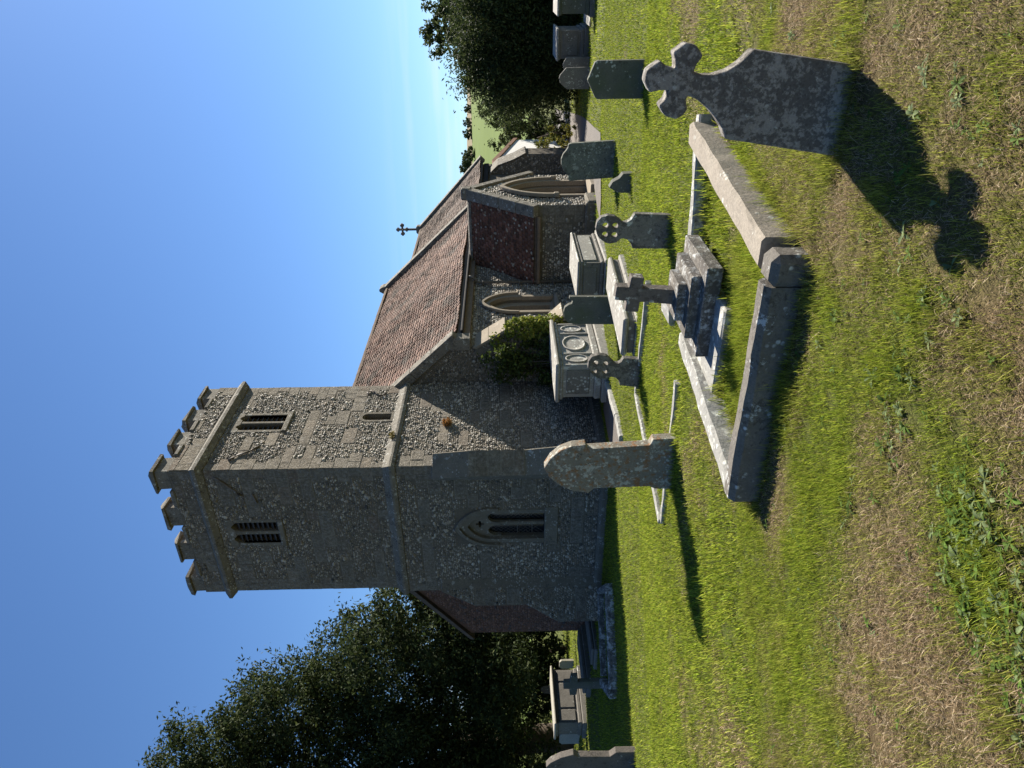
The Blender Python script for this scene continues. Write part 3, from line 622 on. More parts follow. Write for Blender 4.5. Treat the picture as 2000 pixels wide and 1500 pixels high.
for z in (2.2, 1.1, .1): box('pipe_bracket', (7.18, NS-.13, z), (7.32, NS-.01, z+.05), M['lead'], church, bevel=.01)
# ---- north aisle (seen beside the tower)
na_ = prism('aisle_wall', [(3.5, -1.5), (3.5, 4.6), (6.6, 5.2), (9.55, 2.85), (9.55, -1.5)], 'x', NE0+.003, NE1-1, M['brickwall'], church)
flints('flint_facing', na_, 'x', NE0+.003, [(5.6, -1), (5.6, 5.0), (6.6, 5.1), (9.5, 2.75), (9.5, -1)], [], seed=15, sp=.09, white=.12, brick=True)
ar = prism('aisle_roof', [(9.75, 2.75), (9.75, 2.88), (6.6, 5.42), (3.5, 4.9), (3.5, 4.7), (6.6, 5.22)], 'x', NE0-.1, NE1-1, M['roofslab'], church)
# ---- chancel
CE = 21.3
prism('chancel_wall', [(NS-.05, -2.2), (NS-.05, 2.55), (RN, 5.35), (2*RN-NS, 2.55), (2*RN-NS, -2.2)], 'x', NE1-.05, CE, M['mortar'], church)
cr2 = prism('chancel_roof', [(NS-.25, 2.44), (NS-.25, 2.54), (RN, 5.50), (2*RN-NS+.2, 2.5), (2*RN-NS+.2, 2.4), (RN, 5.36)], 'x', NE1, CE-.1, M['roofslab'], church)
tiled(cr2, 'x', NE1+.15, CE-.15, (NS-.28, 2.5), (RN, 5.5), .12, .18, 3, BRN, M['tile']); ridge(cr2, NE1+.1, CE-.2, RN, 5.53)
coping(CE-.25, CE+.12, (NS-.3, 2.42), (RN, 5.50), M['coping'], cr2, .06, .16); coping(CE-.25, CE+.12, (2*RN-NS+.3, 2.42), (RN, 5.50), M['coping'], cr2, .06, .16)
box('eaves_board', (NE1+.25, NS-.16, 2.18), (CE-.3, NS-.06, 2.40), M['gutter'], cr2, bevel=.01)
# finial cross on the chancel gable
fc = bpy.data.objects.new('finial_cross', None); COL.objects.link(fc); fc.parent = church; fc.location = (CE-.05, RN, 5.5)
box('pedestal', (-.18, -.2, -.02), (.18, .2, .30), M['coping'], fc, bevel=.06); box('shaft', (-.05, -.05, .28), (.05, .05, .75), M['coping'], fc, bevel=.02)
zc = .98
for k in range(4):
    a = k*math.pi/2; P = []
    for (rr_, ww_) in ((.02, .04), (.14, .045), (.17, .09), (.24, .10), (.27, .04), (.30, .045)):
        P.append((rr_, ww_))
    o2 = [(r_, w_) for r_, w_ in P]+[(r_, -w_) for r_, w_ in P[::-1]]
    pts = [(r_*math.cos(a)-w_*math.sin(a), zc+r_*math.sin(a)+w_*math.cos(a)) for r_, w_ in o2]
    prism('cross_arm', pts, 'x', -.05, .05, M['coping'], fc)
# chancel buttress, dark flint wall seen past the porch
b4 = prism('buttress', [(NS-.02, -2.3), (-2.02, -2.3), (-2.05, .55), (-1.80, 1.05), (-1.55, 1.75), (-1.3, 2.05), (NS-.02, 2.15)], 'x', 19.5, 20.6, M['mortar'], church, bevel=.02)
flints('flint_facing', b4, 'x', 19.5, [(NS-.05, -2), (-2.0, -2), (-2.0, .5), (-1.75, 1.0), (-1.5, 1.7), (-1.3, 1.95), (NS-.05, 2)], [], seed=17, sp=.1, white=.4)
prism('roof_slab', [(NS, 2.12), (-1.32, 2.02), (-1.58, 1.72), (-1.83, 1.02), (-2.09, .50), (-2.11, .55), (-1.85, 1.06), (-1.60, 1.77), (-1.32, 2.07), (NS, 2.17)], 'x', 19.45, 20.7, M['coping'], b4)

# ---- porch
PEV, PAP = .72, 2.50; PC = (PW+PE)/2
pw = box('porch_wall', (PW, PS+.30, -1.8), (PW+.30, NS, PEV), M['mortar'], church, bevel=0)
box('porch_wall', (PE-.30, PS+.30, -1.8), (PE, NS, PEV), M['plaster'], church, bevel=0)
pg = prism('porch_gable', [(PW, -1.8), (PE, -1.8), (PE, PEV), (PC, PAP), (PW, PEV)], 'y', PS, PS+.30, M['mortar'], church)
arch = pointed(PC, .70, -1.9, .15, 1.38, .7, 11); cut(pg, [prism('cutter', arch, 'y', PS-1, PS+1, None)])
qw = [(PS, -.72+.27*k, PS+(.3 if k % 2 else .5), -.46+.27*k) for k in range(5)]+[(-2.9, -.4, -2.4, -.1), (-2.5, .1, -2.1, .35)]
blocks(pw, 'x', PW, qw); flints('flint_facing', pw, 'x', PW, [(PS+.0, -1.6), (NS, -1.6), (NS, PEV-.15), (PS, PEV-.15)], qw+[(PS, .45, NS, .75)], seed=18, sp=.08, white=.7)
flints('flint_facing', pg, 'y', PS, [(PW, -1.6), (PE, -1.6), (PE, PEV), (PC, PAP-.1), (PW, PEV)], [], [pointed(PC, .86, -2, .15, 1.58, .7, 11)], seed=19, sp=.085, white=.7)
box('wall_plate', (PW-.03, PS+.02, .48), (PW+.2, NS, .70), M['ashlar'], pw, bevel=.012)
box('plinth', (PW-.12, PS-.10, -1.9), (PW+.2, NS-.004, -.76), M['ashlar'], pw, bevel=.05); box('plinth', (PW-.09, PS-.13, -1.9), (PC-.80, PS+.15, -.79), M['ashlar'], pg, bevel=.05); box('plinth', (PC+.80, PS-.12, -1.9), (PE+.1, PS+.15, -.79), M['ashlar'], pg, bevel=.05)
dw = bpy.data.objects.new('doorway', None); COL.objects.link(dw); dw.parent = church
a1 = prism('arch_moulding', pointed(PC, .82, -1.8, .15, 1.53, .7, 11), 'y', PS-.06, PS+.08, M['dressed'], None, .015); cut(a1, [prism('cutter', pointed(PC, .69, -2.5, .15, 1.36, .7, 11), 'y', -9, 9, None)]); a1.parent = dw
a2 = prism('arch_moulding', pointed(PC, .71, -1.8, .15, 1.39, .7, 11), 'y', PS+.12, PS+.28, M['dressed'], None, .01); cut(a2, [prism('cutter', pointed(PC, .58, -2.5, .13, 1.20, .7, 11), 'y', -9, 9, None)]); a2.parent = dw
a3 = prism('hood_mould', pointed(PC, .94, .06, .15, 1.68, .7, 11), 'y', PS-.14, PS-.03, M['dressed'], None, .015); cut(a3, [prism('cutter', pointed(PC, .83, -.5, .15, 1.54, .7, 11), 'y', -9, 9, None)]); a3.parent = dw
for s in (-1, 1): box('label_stop', (PC+s*.89-.09, PS-.17, -.08), (PC+s*.89+.09, PS-.01, .11), M['dressed'], dw, bevel=.04)
box('threshold_step', (PC-.68, PS-.32, -1.7), (PC+.68, PS+.35, -1.0), M['dressed'], dw, bevel=.02)
box('porch_floor', (PW+.25, PS+.25, -1.9), (PE-.25, NS, -1.08), M['tombdark'], church, bevel=0)
pr_ = prism('porch_roof', [(PW-.18, PEV-.14), (PW-.18, PEV-.04), (PC, PAP+.06), (PE+.18, PEV-.04), (PE+.18, PEV-.14), (PC, PAP-.06)], 'y', PS+.08, NS, M['roofslab'], church)
tiled(pr_, 'y', PS+.25, NS, (PW-.20, PEV-.06), (PC, PAP+.06), .115, .17, 5, [(.15, .075, .062), (.13, .066, .055), (.17, .088, .07), (.11, .06, .05)], M['tilelichen'])
tiled(pr_, 'y', PS+.25, NS, (PE+.20, PEV-.06), (PC, PAP+.06), .115, .17, 6, BRN, M['tilelichen'])
for k in range(6):
    y = PS+.3+k*.33; loft('ridge_tile', [[(PC+.15*math.cos(q), y+t*.32, PAP+.05+.12*math.sin(q)) for q in (0, .7, 1.57, 2.4, math.pi)] for t in (0, 1)], M['coping'], pr_, smooth=False)
for s, e in ((1, PW-.22), (-1, PE+.22)):
    F, T = Vector((e, PEV-.10)), Vector((PC, PAP+.10)); d = (T-F).normalized(); nn = Vector((-d.y, d.x)); nn = nn if nn.y > 0 else -nn; L = (T-F).length
    for i in range(4):
        a, b = F+d*(L*i/4+.003), F+d*(L*(i+1)/4-.003)
        prism('coping_stone', [tuple(a-nn*.08), tuple(b-nn*.08), tuple(b+nn*.16), tuple(a+nn*.16)], 'y', PS-.07, PS+.26, M['coping'], pr_, bevel=.015)
prism('gable_apex', [(PC-.17, PAP+.02), (PC+.17, PAP+.02), (PC+.12, PAP+.34), (PC-.12, PAP+.34)], 'y', PS-.09, PS+.28, M['coping'], pr_, bevel=.04)
box('gutter', (PW-.27, PS+.27, PEV-.20), (PW-.17, NS-.02, PEV-.10), M['wood'], pr_, bevel=.02)

# ================================================================== graves
def circ(c, r, n=14): return [(c[0]+r*math.cos(q*2*math.pi/n), c[1]+r*math.sin(q*2*math.pi/n)) for q in range(n)]
def headstone(name, label, e, n, out, th, mat, holes=(), hr=.03, group=None, tilt=0, cat='gravestone'):
    """upright slab facing west; outline = (distance to the south, height) seen from the west"""
    z = g1(e, n); pts = [(-a, h) for a, h in out]
    lo = [(p[0], p[1]-.22) if k in (0, len(pts)-1) else p for k, p in enumerate(pts)]
    o = prism(name, lo, 'x', 0, th, mat, None, bevel=0 if holes else .009, seg=2)
    if holes:
        cut(o, [prism('cutter', circ((-a, h), hr), 'x', -.1, th+.1, None) for a, h in holes])
        bm = bmesh.new(); bm.from_mesh(o.data)
        ed = [q for q in bm.edges if len(q.link_faces) == 2 and q.calc_face_angle(0) > 1.1]
        bmesh.ops.bevel(bm, geom=ed, offset=.007, segments=1, affect='EDGES', clamp_overlap=True); bm.to_mesh(o.data); bm.free()
    o.location = (e, n, z); o.rotation_euler = (0, tilt, 0)
    return tag(o, label, cat, group)
headstone('headstone', 'leaning gothic headstone topped by a flared cross in the right foreground', -8.83, -8.85,
    [(-0.206, 0.003), (-0.081, 0.558), (-0.031, 0.58), (0.013, 0.614), (0.058, 0.658), (0.098, 0.713), (0.118, 0.761), (0.098, 0.767), (0.055, 0.756), (0.031, 0.772), (0.012, 0.803), (0.029, 0.86), (0.076, 0.894), (0.1, 0.867), (0.142, 0.855), (0.142, 0.9), (0.132, 0.941), (0.182, 0.97), (0.227, 0.964), (0.244, 0.943), (0.269, 0.905), (0.243, 0.87), (0.233, 0.832), (0.274, 0.838), (0.303, 0.85), (0.341, 0.796), (0.33, 0.746), (0.287, 0.71), (0.25, 0.736), (0.217, 0.746), (0.205, 0.702), (0.205, 0.653), (0.223, 0.59), (0.256, 0.538), (0.31, 0.486), (0.206, -0.003)], .085, M['cross'] if 'cross' in M else M['gravebrown'])
headstone('headstone', 'dark plain headstone with a low pointed top behind the leaning cross', -1.84, -8.05, [(-0.249, -0.012), (-0.25, 0.631), (-0.222, 0.666), (-0.001, 0.776), (0.226, 0.684), (0.243, 0.648), (0.249, 0.012)], .09, M['gravedark'])
headstone('headstone', 'grey round-shouldered headstone just left of the dark pointed one, nearer of two', 16.37, -5.54, [(-0.386, 0.001), (-0.383, 0.854), (-0.33, .93), (-0.266, 1.0), (-0.157, 1.119), (-0.001, 1.161), (0.117, 1.126), (0.269, 0.989), (0.362, 0.903), (0.386, -0.001)], .1, M['grave'])
headstone('headstone', 'small far headstone overlapping the tall box tomb by the yew', 17.3, -5.85, [(-0.30, -0.04), (-0.30, .80), (-0.24, .93), (-0.12, .98), (0.04, 1.03), (0.17, .98), (0.31, .88), (0.30, 0.04)], .1, M['grave'])
headstone('headstone', 'wide mottled headstone with ogee top standing before the porch doorway', 2.57, -5.91, [(-0.377, 0.02), (-0.445, 0.918), (-0.40, .955), (-0.334, 0.951), (-0.244, 1.038), (-0.111, 1.101), (0.005, 1.104), (0.106, 1.068), (0.171, 1.011), (0.234, 0.969), (0.296, 0.965), (0.318, 0.913), (0.377, -0.02)], .10, M['gravemoss'])
headstone('wheel_cross', 'wheel-head cross gravestone with four round holes nearest the box tomb by the porch', -5.11, -7.0, [(-0.183, 0.012), (-0.168, 0.389), (-0.126, 0.404), (-0.075, 0.44), (-0.055, 0.489), (-0.057, 0.521), (-0.098, 0.566), (-0.112, 0.637), (-0.10, .68), (-0.079, 0.712), (-.05, .75), (-0.012, 0.775), (0.054, 0.794), (0.127, 0.783), (0.178, 0.742), (0.197, 0.673), (0.185, 0.601), (0.147, 0.543), (0.114, 0.51), (0.122, 0.463), (0.15, 0.425), (0.209, 0.391), (0.183, -0.012)], .085, M['wheel'], [(0.09, 0.694), (0.086, 0.59), (-0.009, 0.695), (-0.015, 0.593)], .031, 'wheel-head crosses')
headstone('wheel_cross', 'lichened wheel-head cross gravestone with four holes in front of the carved tomb', -3.77, -4.46, [(-0.229, 0.006), (-0.161, 0.299), (-0.086, 0.315), (-0.036, 0.361), (-0.017, 0.426), (-0.041, 0.477), (-0.051, 0.572), (-.03, .635), (0.017, 0.691), (.07, .74), (0.131, 0.765), (0.239, 0.76), (0.309, 0.717), (0.338, 0.625), (0.318, 0.52), (0.257, 0.453), (0.196, 0.397), (0.19, 0.344), (0.218, 0.305), (0.277, 0.277), (0.229, -0.008)], .085, M['wheel'], [(0.213, 0.66), (0.198, 0.519), (0.073, 0.669), (0.065, 0.526)], .034, 'wheel-head crosses')
headstone('headstone', 'dark headstone with scrolled shoulders at the end of the carved tomb', .31, -3.52, [(-0.296, -0.023), (-0.274, 0.844), (-0.239, 0.956), (-0.139, 1.027), (-0.008, 1.046), (0.089, 1.025), (0.146, 0.953), (0.167, 0.889), (0.231, 0.874), (0.264, 0.942), (0.318, 0.938), (0.296, 0.022)], .10, M['gravedark'])
headstone('headstone', 'tall lichen-blotched lancet headstone with a moulded foot left of the kerbed plots', -6.53, -5.02, [(-0.332, -0.017), (-0.322, 0.186), (-0.287, 0.246), (-0.299, 0.824), (-0.363, 0.887), (-0.328, 1.054), (-0.252, 1.198), (-0.148, 1.3), (-0.021, 1.357), (0.1, 1.295), (0.195, 1.199), (0.246, 1.084), (0.262, 0.939), (0.208, 0.922), (0.243, 0.289), (0.313, 0.262), (0.332, 0.017)], .11, M['lichen2'] if 'lichen2' in M else M['grave'])
headstone('headstone', 'tall rounded headstone cut by the frame beside the shaded lawn', -5.77, 1.66, [(-.33, 0), (-.33, .30), (-.25, .42), (-.26, .92), (-.33, 1.0), (-.25, 1.2), (-.12, 1.36), (0, 1.43), (.12, 1.36), (.25, 1.2), (.33, 1.0), (.27, .92), (.25, .42), (.36, .33), (.36, 0)], .11, M['gravebrown'])
headstone('headstone', 'pale squat headstone right of the panelled tomb in the shade', 7.17, 16.19, [(-.25, 0), (-.25, .52), (-.15, .60), (.15, .60), (.25, .52), (.25, 0)], .1, M['pale'])
headstone('headstone', 'pale squat headstone left of the panelled tomb in the shade', 3.59, 15.78, [(-.31, 0), (-.31, .66), (-.2, .76), (.2, .76), (.31, .66), (.31, 0)], .1, M['pale'])
headstone('headstone', 'small round-topped stone showing above the panelled tomb lid', 9.0, 20.45, [(-.31, 0), (-.31, .95), (-.25, 1.0), (-.2, 1.25), (-.08, 1.38), (.08, 1.38), (.2, 1.25), (.25, 1.0), (.31, .95), (.31, 0)], .1, M['gravebrown'])
headstone('grave_stump', 'broken stump of a small gravestone on the lawn before the porch', -.85, -6.33, [(-.16, 0), (-.13, .22), (-.05, .36), (.04, .31), (.10, .20), (.17, .15), (.19, 0)], .16, M['gravedark'], cat='gravestone')

def kerbrun(name, a, b, w, h, mat, sink=.12, lean=0, cham=.03, jit=.004, wl=0, wav=.0025):
    """a kerb stone from a to b (e, n); h = top above ground"""
    A, B = Vector((*a, g1(*a))), Vector((*b, g1(*b))); d = (B-A); L = d.length; d.normalize(); s = Vector((d.y, -d.x, 0)).normalized(); rings = []
    for k in range(15):
        p = A+d*L*k/14+Vector((0, 0, wav*math.sin(k*.9+L*7))); pr = [(-w/2, -sink), (-w/2, h-cham), (-w/2+cham, h+wl), (w/2-cham, h), (w/2, h-cham), (w/2, -sink)]
        rings.append([tuple(p+s*(u+random.uniform(-jit, jit))+Vector((0, 0, v+random.uniform(-jit, jit)+lean*u))) for u, v in pr])
    return loft(name, rings, mat, None, smooth=False)
def plot(name, label, runs, group=None):
    z = g1(*runs[0][1]); root = empty(name, (*runs[0][1], z), label, 'grave kerb', group)
    for (nm, a, b, w, h, mat, kw) in runs: under(root, kerbrun(nm, a, b, w, h, mat, **kw))
    return root
p1 = plot('grave_kerb', 'heavy stone kerb round the stepped cross plot, one side broken away', [
    ('kerb_stone', (-8.71, -6.46), (-8.69, -7.96), .16, .20, M['kerbd'] if 'kerbd' in M else M['lichen'], dict(cham=.035)),
    ('kerb_stone', (-8.55, -8.08), (-6.38, -8.28), .19, .19, M['kerbbrown'], dict(lean=.05, cham=.02)),
    ('kerb_stone', (-6.34, -8.42), (-6.72, -6.70), .12, .13, M['kerb'], dict(cham=.015)),
    ('kerb_stone', (-6.78, -6.62), (-8.62, -6.46), .14, .17, M['kerb'], dict(cham=.02))])
k1 = box('corner_stone', (-8.80, -8.15, g1(-8.7, -8.05)-.1), (-8.60, -7.965, g1(-8.7, -8.05)+.195), M['kerbd'], None, bevel=.04); under(p1, k1)
plot('grave_kerb', 'thin low kerb enclosing the dry grass plot beside the lancet stone', [
    ('kerb_stone', (-3.95, -5.95), (-3.66, -4.12), .07, .07, M['kerb'], dict(cham=.01)),
    ('kerb_stone', (-3.64, -4.08), (-6.22, -3.96), .07, .07, M['kerb'], dict(cham=.01)),
    ('kerb_stone', (-6.24, -3.98), (-6.34, -5.9), .08, .05, M['kerb'], dict(cham=.01))])
kk = tag(kerbrun('edging_stone', (1.25, -1.50), (-1.17, -2.02), .12, .09, M['kerb'], cham=.015), 'pale edging stone along the lawn at the foot of the carved tomb', 'kerb')
tag(kerbrun('edging_stone', (-1.19, -2.03), (-2.0, -2.10), .12, .08, M['kerb'], cham=.015), 'short pale edging stone ending behind the lancet headstone', 'kerb')
p3 = plot('grave_kerb', 'lichen-whitened kerb of the shaded plot left of the tower with a small cross', [
    ('kerb_stone', (-1.95, 1.80), (-3.42, 3.0), .16, .17, M['lichen'], {}), ('kerb_stone', (-.62, 3.40), (-2.05, 4.45), .14, .15, M['lichen'], {}),
    ('kerb_stone', (-.6, 3.30), (-1.86, 1.80), .14, .16, M['lichen'], {}), ('kerb_stone', (-3.46, 3.10), (-2.18, 4.5), .18, .18, M['lichen'], {})])
p3['label'] = 'lichen-whitened kerb of the shaded plot left of the tower'
# small cross standing at the shaded plot
ec, nc = -1.99, 4.78; z = g1(ec, nc)
c3 = prism('grave_cross', [(-.14, -.2), (.14, -.2), (.12, .66), (.34, .68), (.34, .83), (.12, .84), (.11, .98), (-.11, .98), (-.12, .84), (-.32, .82), (-.32, .67), (-.12, .66)], 'x', -.06, .06, M['gravedark'], None, bevel=.012)
c3.location = (ec, nc, z); tag(c3, 'plain stone cross in the shade in front of the panelled tomb', 'gravestone')
# fallen slabs and ledgers lying in the shade behind it
for (e0, n0, L, wd, hh, lb) in ((-.2, 5.9, 1.9, .8, .16, 'low ledger slab in the shade nearer the small cross'), (.9, 8.6, 2.0, .85, .22, 'low ledger slab in the shade beside the panelled tomb')):
    z = g1(e0, n0); r_ = empty('ledger_tomb', (e0, n0, z), lb, 'tomb')
    under(r_, box('base', (e0, n0, z-.2), (e0+L, n0+wd, z+hh*.55), M['tombdark'], None, .02), box('slab', (e0+.08, n0+.08, z+hh*.55), (e0+L-.08, n0+wd-.08, z+hh), M['tombdark'], None, .02))
# ledger with a coped top behind the stepped cross
e0, n0, e1, n1 = -2.95, -4.95, -.35, -4.26; z = g1(-2.6, -4.6)-.05; z1 = g1(-.4, -4.6)
r_ = empty('ledger_tomb', (e0, n0, z), 'raised pale ledger tomb lying between wheel cross and box tombs', 'tomb')
def slab(nm, i, h0, h1, mat, bev):
    v = []
    for (x, y) in ((e0+i, n0+i), (e1-i, n0+i), (e1-i, n1-i), (e0+i, n1-i)): v.append((x, y, z+(z1-z)*(x-e0)/(e1-e0)))
    v = [(a, b, c+h0) for a, b, c in v]+[(a, b, c+h1) for a, b, c in v]
    return mesh(nm, v, boxv((0,0,0), (1,1,1))[1], mat, None, bevel=bev)
under(r_, slab('base', 0, -.2, .10, M['tomb'], .02), slab('plinth', .07, .10, .20, M['tombdark'], .01), slab('slab', .03, .20, .29, M['tomb'], .03))

# stepped calvary cross
ec, nc = -7.10, -7.18; zg = g1(ec, nc)
cal = empty('calvary_cross', (ec, nc, zg), 'small stone cross on three steps and a broad lichened base inside the kerb', 'gravestone')
def sq(nm, h, z0, z1, mat, bev=.012): return box(nm, (ec-h, nc-h, z0), (ec+h, nc+h, z1), mat, None, bevel=bev, seg=1, jit=.003)
under(cal, box('base', (ec-.60, nc-.14, -.25), (ec+.40, nc+.60, .003), M['kerb'], None, bevel=.015, jit=.004), sq('step', .37, -.02, .098, M['calv'], .008), sq('step', .262, .09, .174, M['calv'], .008), sq('step', .158, .165, .245, M['calv'], .008))
cx = prism('cross', [(-.062, .0), (.062, .0), (.058, .27), (.150, .268), (.150, .375), (.058, .375), (.056, .475), (-.056, .475), (-.058, .375), (-.145, .372), (-.145, .268), (-.058, .27)], 'x', -.05, .05, M['gravebrown'], None, bevel=.006)
cx.rotation_euler = (R(5), 0, 0); cx.location = (0, 0, .235-zg); cx.parent = cal

# box tombs
def boxtomb(e0, n0, e1, n1, zb, ztop, label, mats, lid=.10, over=.09, plinth=.28, panels=None, tilt=0):
    r = empty('box_tomb', (e0, n0, zb), label, 'tomb', 'box tombs in the churchyard'); a, b, c = mats
    under(r, box('plinth', (e0-.10, n0-.10, zb-.4), (e1+.10, n1+.10, zb+plinth*.55), a, None, .02),
        box('plinth_moulding', (e0-.04, n0-.04, zb+plinth*.55), (e1+.04, n1+.04, zb+plinth), b, None, .03),
        box('chest', (e0, n0, zb+plinth), (e1, n1, ztop-lid), b, None, .012),
        box('cornice', (e0-.04, n0-.04, ztop-lid-.06), (e1+.04, n1+.04, ztop-lid+.01), b, None, .02),
        box('lid', (e0-over, n0-over, ztop-lid+.012), (e1+over, n1+over, ztop), c, None, .025, jit=.004))
    return r
zb = g1(.9, -1.9)-.05
tA = boxtomb(.87, -1.97, 2.90, -1.18, zb, .51, 'carved box tomb with oval panels on its sunlit side beside the ivy', (M['tomb'], M['tomb'], M['tomb']), plinth=.36)
def oval(cx_, cz, rx, rz, y, tk, mat, nm='oval_panel'):
    rg = []
    for (s, d) in ((1.0, 0), (.97, tk), (.86, tk), (.82, tk*.35), (.5, tk*.5)):
        rg.append([(cx_+rx*s*math.cos(q*2*math.pi/20), y-d, cz+rz*s*math.sin(q*2*math.pi/20)) for q in range(20)])
    return loft(nm, rg, mat, None)
for (cx_, rx, rz) in ((1.17, .17, .26), (1.88, .36, .27), (2.60, .17, .26)): under(tA, oval(cx_, -.02+.05, rx, rz, -1.967, .035, M['tomb']))
for x in (.90, 1.40, 2.36, 2.84): under(tA, box('pilaster', (x-.03, -2.0, zb+.37), (x+.03, -1.95, .33), M['tomb'], None, .01))
under(tA, box('end_panel', (.845, -1.88, zb+.46), (.875, -1.27, .27), M['tombdark'], None, .02))
zb = g1(2.8, -3.5)-.05
tB = boxtomb(2.74, -3.57, 4.62, -2.73, zb, -.08, 'plain squat box tomb standing in front of the porch wall', (M['tomb'], M['tombdark'], M['tomb']), lid=.07, over=.06, plinth=.20)
under(tB, box('end_panel', (2.715, -3.46, zb+.27), (2.745, -2.84, -.22), M['tombdark'], None, .015), box('side_panel', (2.86, -3.595, zb+.27), (4.5, -3.565, -.22), M['tomb'], None, .012))
zb = g1(1.5, 11.6)-.02
tC = boxtomb(1.45, 11.5, 3.42, 12.12, zb, .22, 'panelled box tomb with wide lid in the shade by the dark trees', (M['tombdark'], M['tombdark'], M['pale']), lid=.09, over=.11, plinth=.30)
for (x0, x1) in ((1.52, 1.92), (1.98, 2.90), (2.96, 3.36)): under(tC, box('side_panel', (x0, 11.475, zb+.36), (x1, 11.505, .02), M['tombdark'], None, .015))
zb = g1(18, -6.5)
tD = boxtomb(18.0, -7.02, 20.0, -6.02, zb, zb+1.25, 'tall grey box tomb before the yew, right of the small headstones', (M['tombdark'], M['tombdark'], M['tomb']), lid=.10, over=.08, plinth=.32)
under(tD, box('end_panel', (17.965, -6.9, zb+.42), (18.005, -6.14, zb+1.0), M['tombdark'], None, .02))
zb = g1(14.3, -8.3)
tE = boxtomb(14.3, -8.75, 16.3, -7.82, zb, zb+1.25, 'dark box tomb at the right edge, cut off by the frame', (M['tombdark'], M['gravedark'], M['tomb']), lid=.09, over=.07, plinth=.30)
zb = g1(17, -7.9)
for (x0, y0, x1, y1, lb) in ((16.6, -7.75, 18.8, -7.25, 'flat paving slab between the two box tombs at right'),): tag(box('paving_slab', (x0, y0, zb-.2), (x1, y1, zb+.06), M['tomb'], None, .02), lb, 'slab')
# a small broken kerb fragment behind the stepped cross
tag(box('stone_fragment', (-5.9, -6.55, g1(-5.8, -6.4)-.1), (-5.55, -6.28, g1(-5.8, -6.4)+.09), M['kerb'], None, .03, jit=.02), 'broken pale stone fragment lying behind the stepped cross', 'stone')

# ================================================================== cottage beyond the churchyard
cot = empty('cottage', (26.3, -.1, -2.45), 'white gabled outbuilding with brown tiled roof seen past the porch', 'house')
prism('wall', [(-5, -.4), (5, -.4), (5, 3.15), (0, 4.3), (-5, 3.15)], 'y', 0, 9, M['white'], cot)
rf = prism('roof', [(-5.3, 3.08), (-5.3, 3.30), (0, 4.56), (5.3, 3.30), (5.3, 3.08), (0, 4.31)], 'y', -.06, 9.3, M['hilltile'], cot)
box('chimney', (-.35, 1.2, 4.2), (.35, 1.9, 5.1), M['brick'], rf); box('window', (2.2, -.03, 2.4), (2.5, .05, 3.0), M['gutter'], cot)
# ================================================================== leaves
def unit(n, r_): v = r_.normal(size=(n, 3)); return v/np.linalg.norm(v, axis=1)[:, None]
def leaves(name, P, size, pal, seed, parent=None, mat=None, up=0., asp=.45, shade=.25):
    r_ = np.random.default_rng(seed); n = len(P); a = unit(n, r_); a[:, 2] += up; a /= np.linalg.norm(a, axis=1)[:, None]
    b = np.cross(a, unit(n, r_)); b /= np.linalg.norm(b, axis=1)[:, None]+1e-9
    s = (size*r_.uniform(.6, 1.35, n))[:, None]; w = s*asp; nn = np.cross(a, b)
    Vv = np.stack([P-a*s*.5, P+b*w*.5+nn*s*.06, P+a*s*.5, P-b*w*.5+nn*s*.06], 1).reshape(-1, 3)
    pal = np.array(pal); C = pal[r_.integers(0, len(pal), n)]*r_.uniform(1-shade, 1+shade, (n, 1)); C = np.repeat(C[:, None], 4, 1).reshape(-1, 3)
    return raw(name, Vv, np.arange(4*n), 4, mat or M['leaf'], parent, C)
def blob(n, c, rad, seed, shell=.55, clump=0.):
    """points through an ellipsoid, denser towards the outside, gathered into sprays"""
    r_ = np.random.default_rng(seed); 
    if clump: 
        k = max(8, int(n/60)); d = unit(k, r_); q = d*(r_.uniform(shell**3, 1, k)**(1/3))[:, None]; idx = r_.integers(0, k, n)
        p = q[idx]+np.clip(r_.normal(size=(n, 3)), -1.7, 1.7)*clump*r_.uniform(.5, 1.4, k)[idx][:, None]
    else: d = unit(n, r_); p = d*(r_.uniform(shell**3, 1, n)**(1/3))[:, None]
    return np.array(c)[None]+p*np.array(rad)[None]
def tree(name, label, base, h, blobs, dens, size, pal, seed, group=None, asp=.45, up=0., trunk=.3, clump=.13, cat='tree'):
    """blobs = (right, forward, height, radius, vertical radius) relative to the viewpoint axes"""
    z0 = g1(base[0], base[1]) if len(base) == 2 else base[2]; root = empty(name, (base[0], base[1], z0), label, cat, group); r_ = random.Random(seed); P = []
    bl = []
    for q, (x, y, z, ra, rz) in enumerate(blobs):
        w = W(x, y, z); n = int(dens*ra*rz); bl.append(w); P.append(blob(n, w, (ra, ra, rz), seed*31+q, .35, clump))
    o = leaves('crown', np.concatenate(P), size, pal, seed, None, None, up, asp); under(root, o)
    top = Vector((base[0]+r_.uniform(-.3, .3), base[1]+r_.uniform(-.3, .3), z0+h*.62)); pth = [Vector((base[0], base[1], z0-.3)).lerp(top, k/5)+Vector((r_.uniform(-.08, .08)*k, r_.uniform(-.08, .08)*k, 0)) for k in range(6)]
    tk = tube('trunk', pth, [trunk*(1.25-.2*k) for k in range(6)], M['bark'], None, 9); under(root, tk)
    for w in bl[:9]:
        s = pth[r_.randint(1, 4)]; e = Vector(w); mid = s.lerp(e, .5)+Vector((r_.uniform(-.4, .4), r_.uniform(-.4, .4), r_.uniform(0, .5)))
        under(root, tube('limb', [s, s.lerp(mid, .6), mid, mid.lerp(e, .6), e], [trunk*.45, trunk*.36, trunk*.27, trunk*.18, trunk*.07], M['bark'], None, 6))
    return root
DK = [(.024, .036, .011), (.031, .045, .014), (.019, .029, .010), (.042, .056, .018)]
OL = [(.060, .075, .022), (.048, .062, .018), (.075, .085, .026), (.038, .050, .016)]
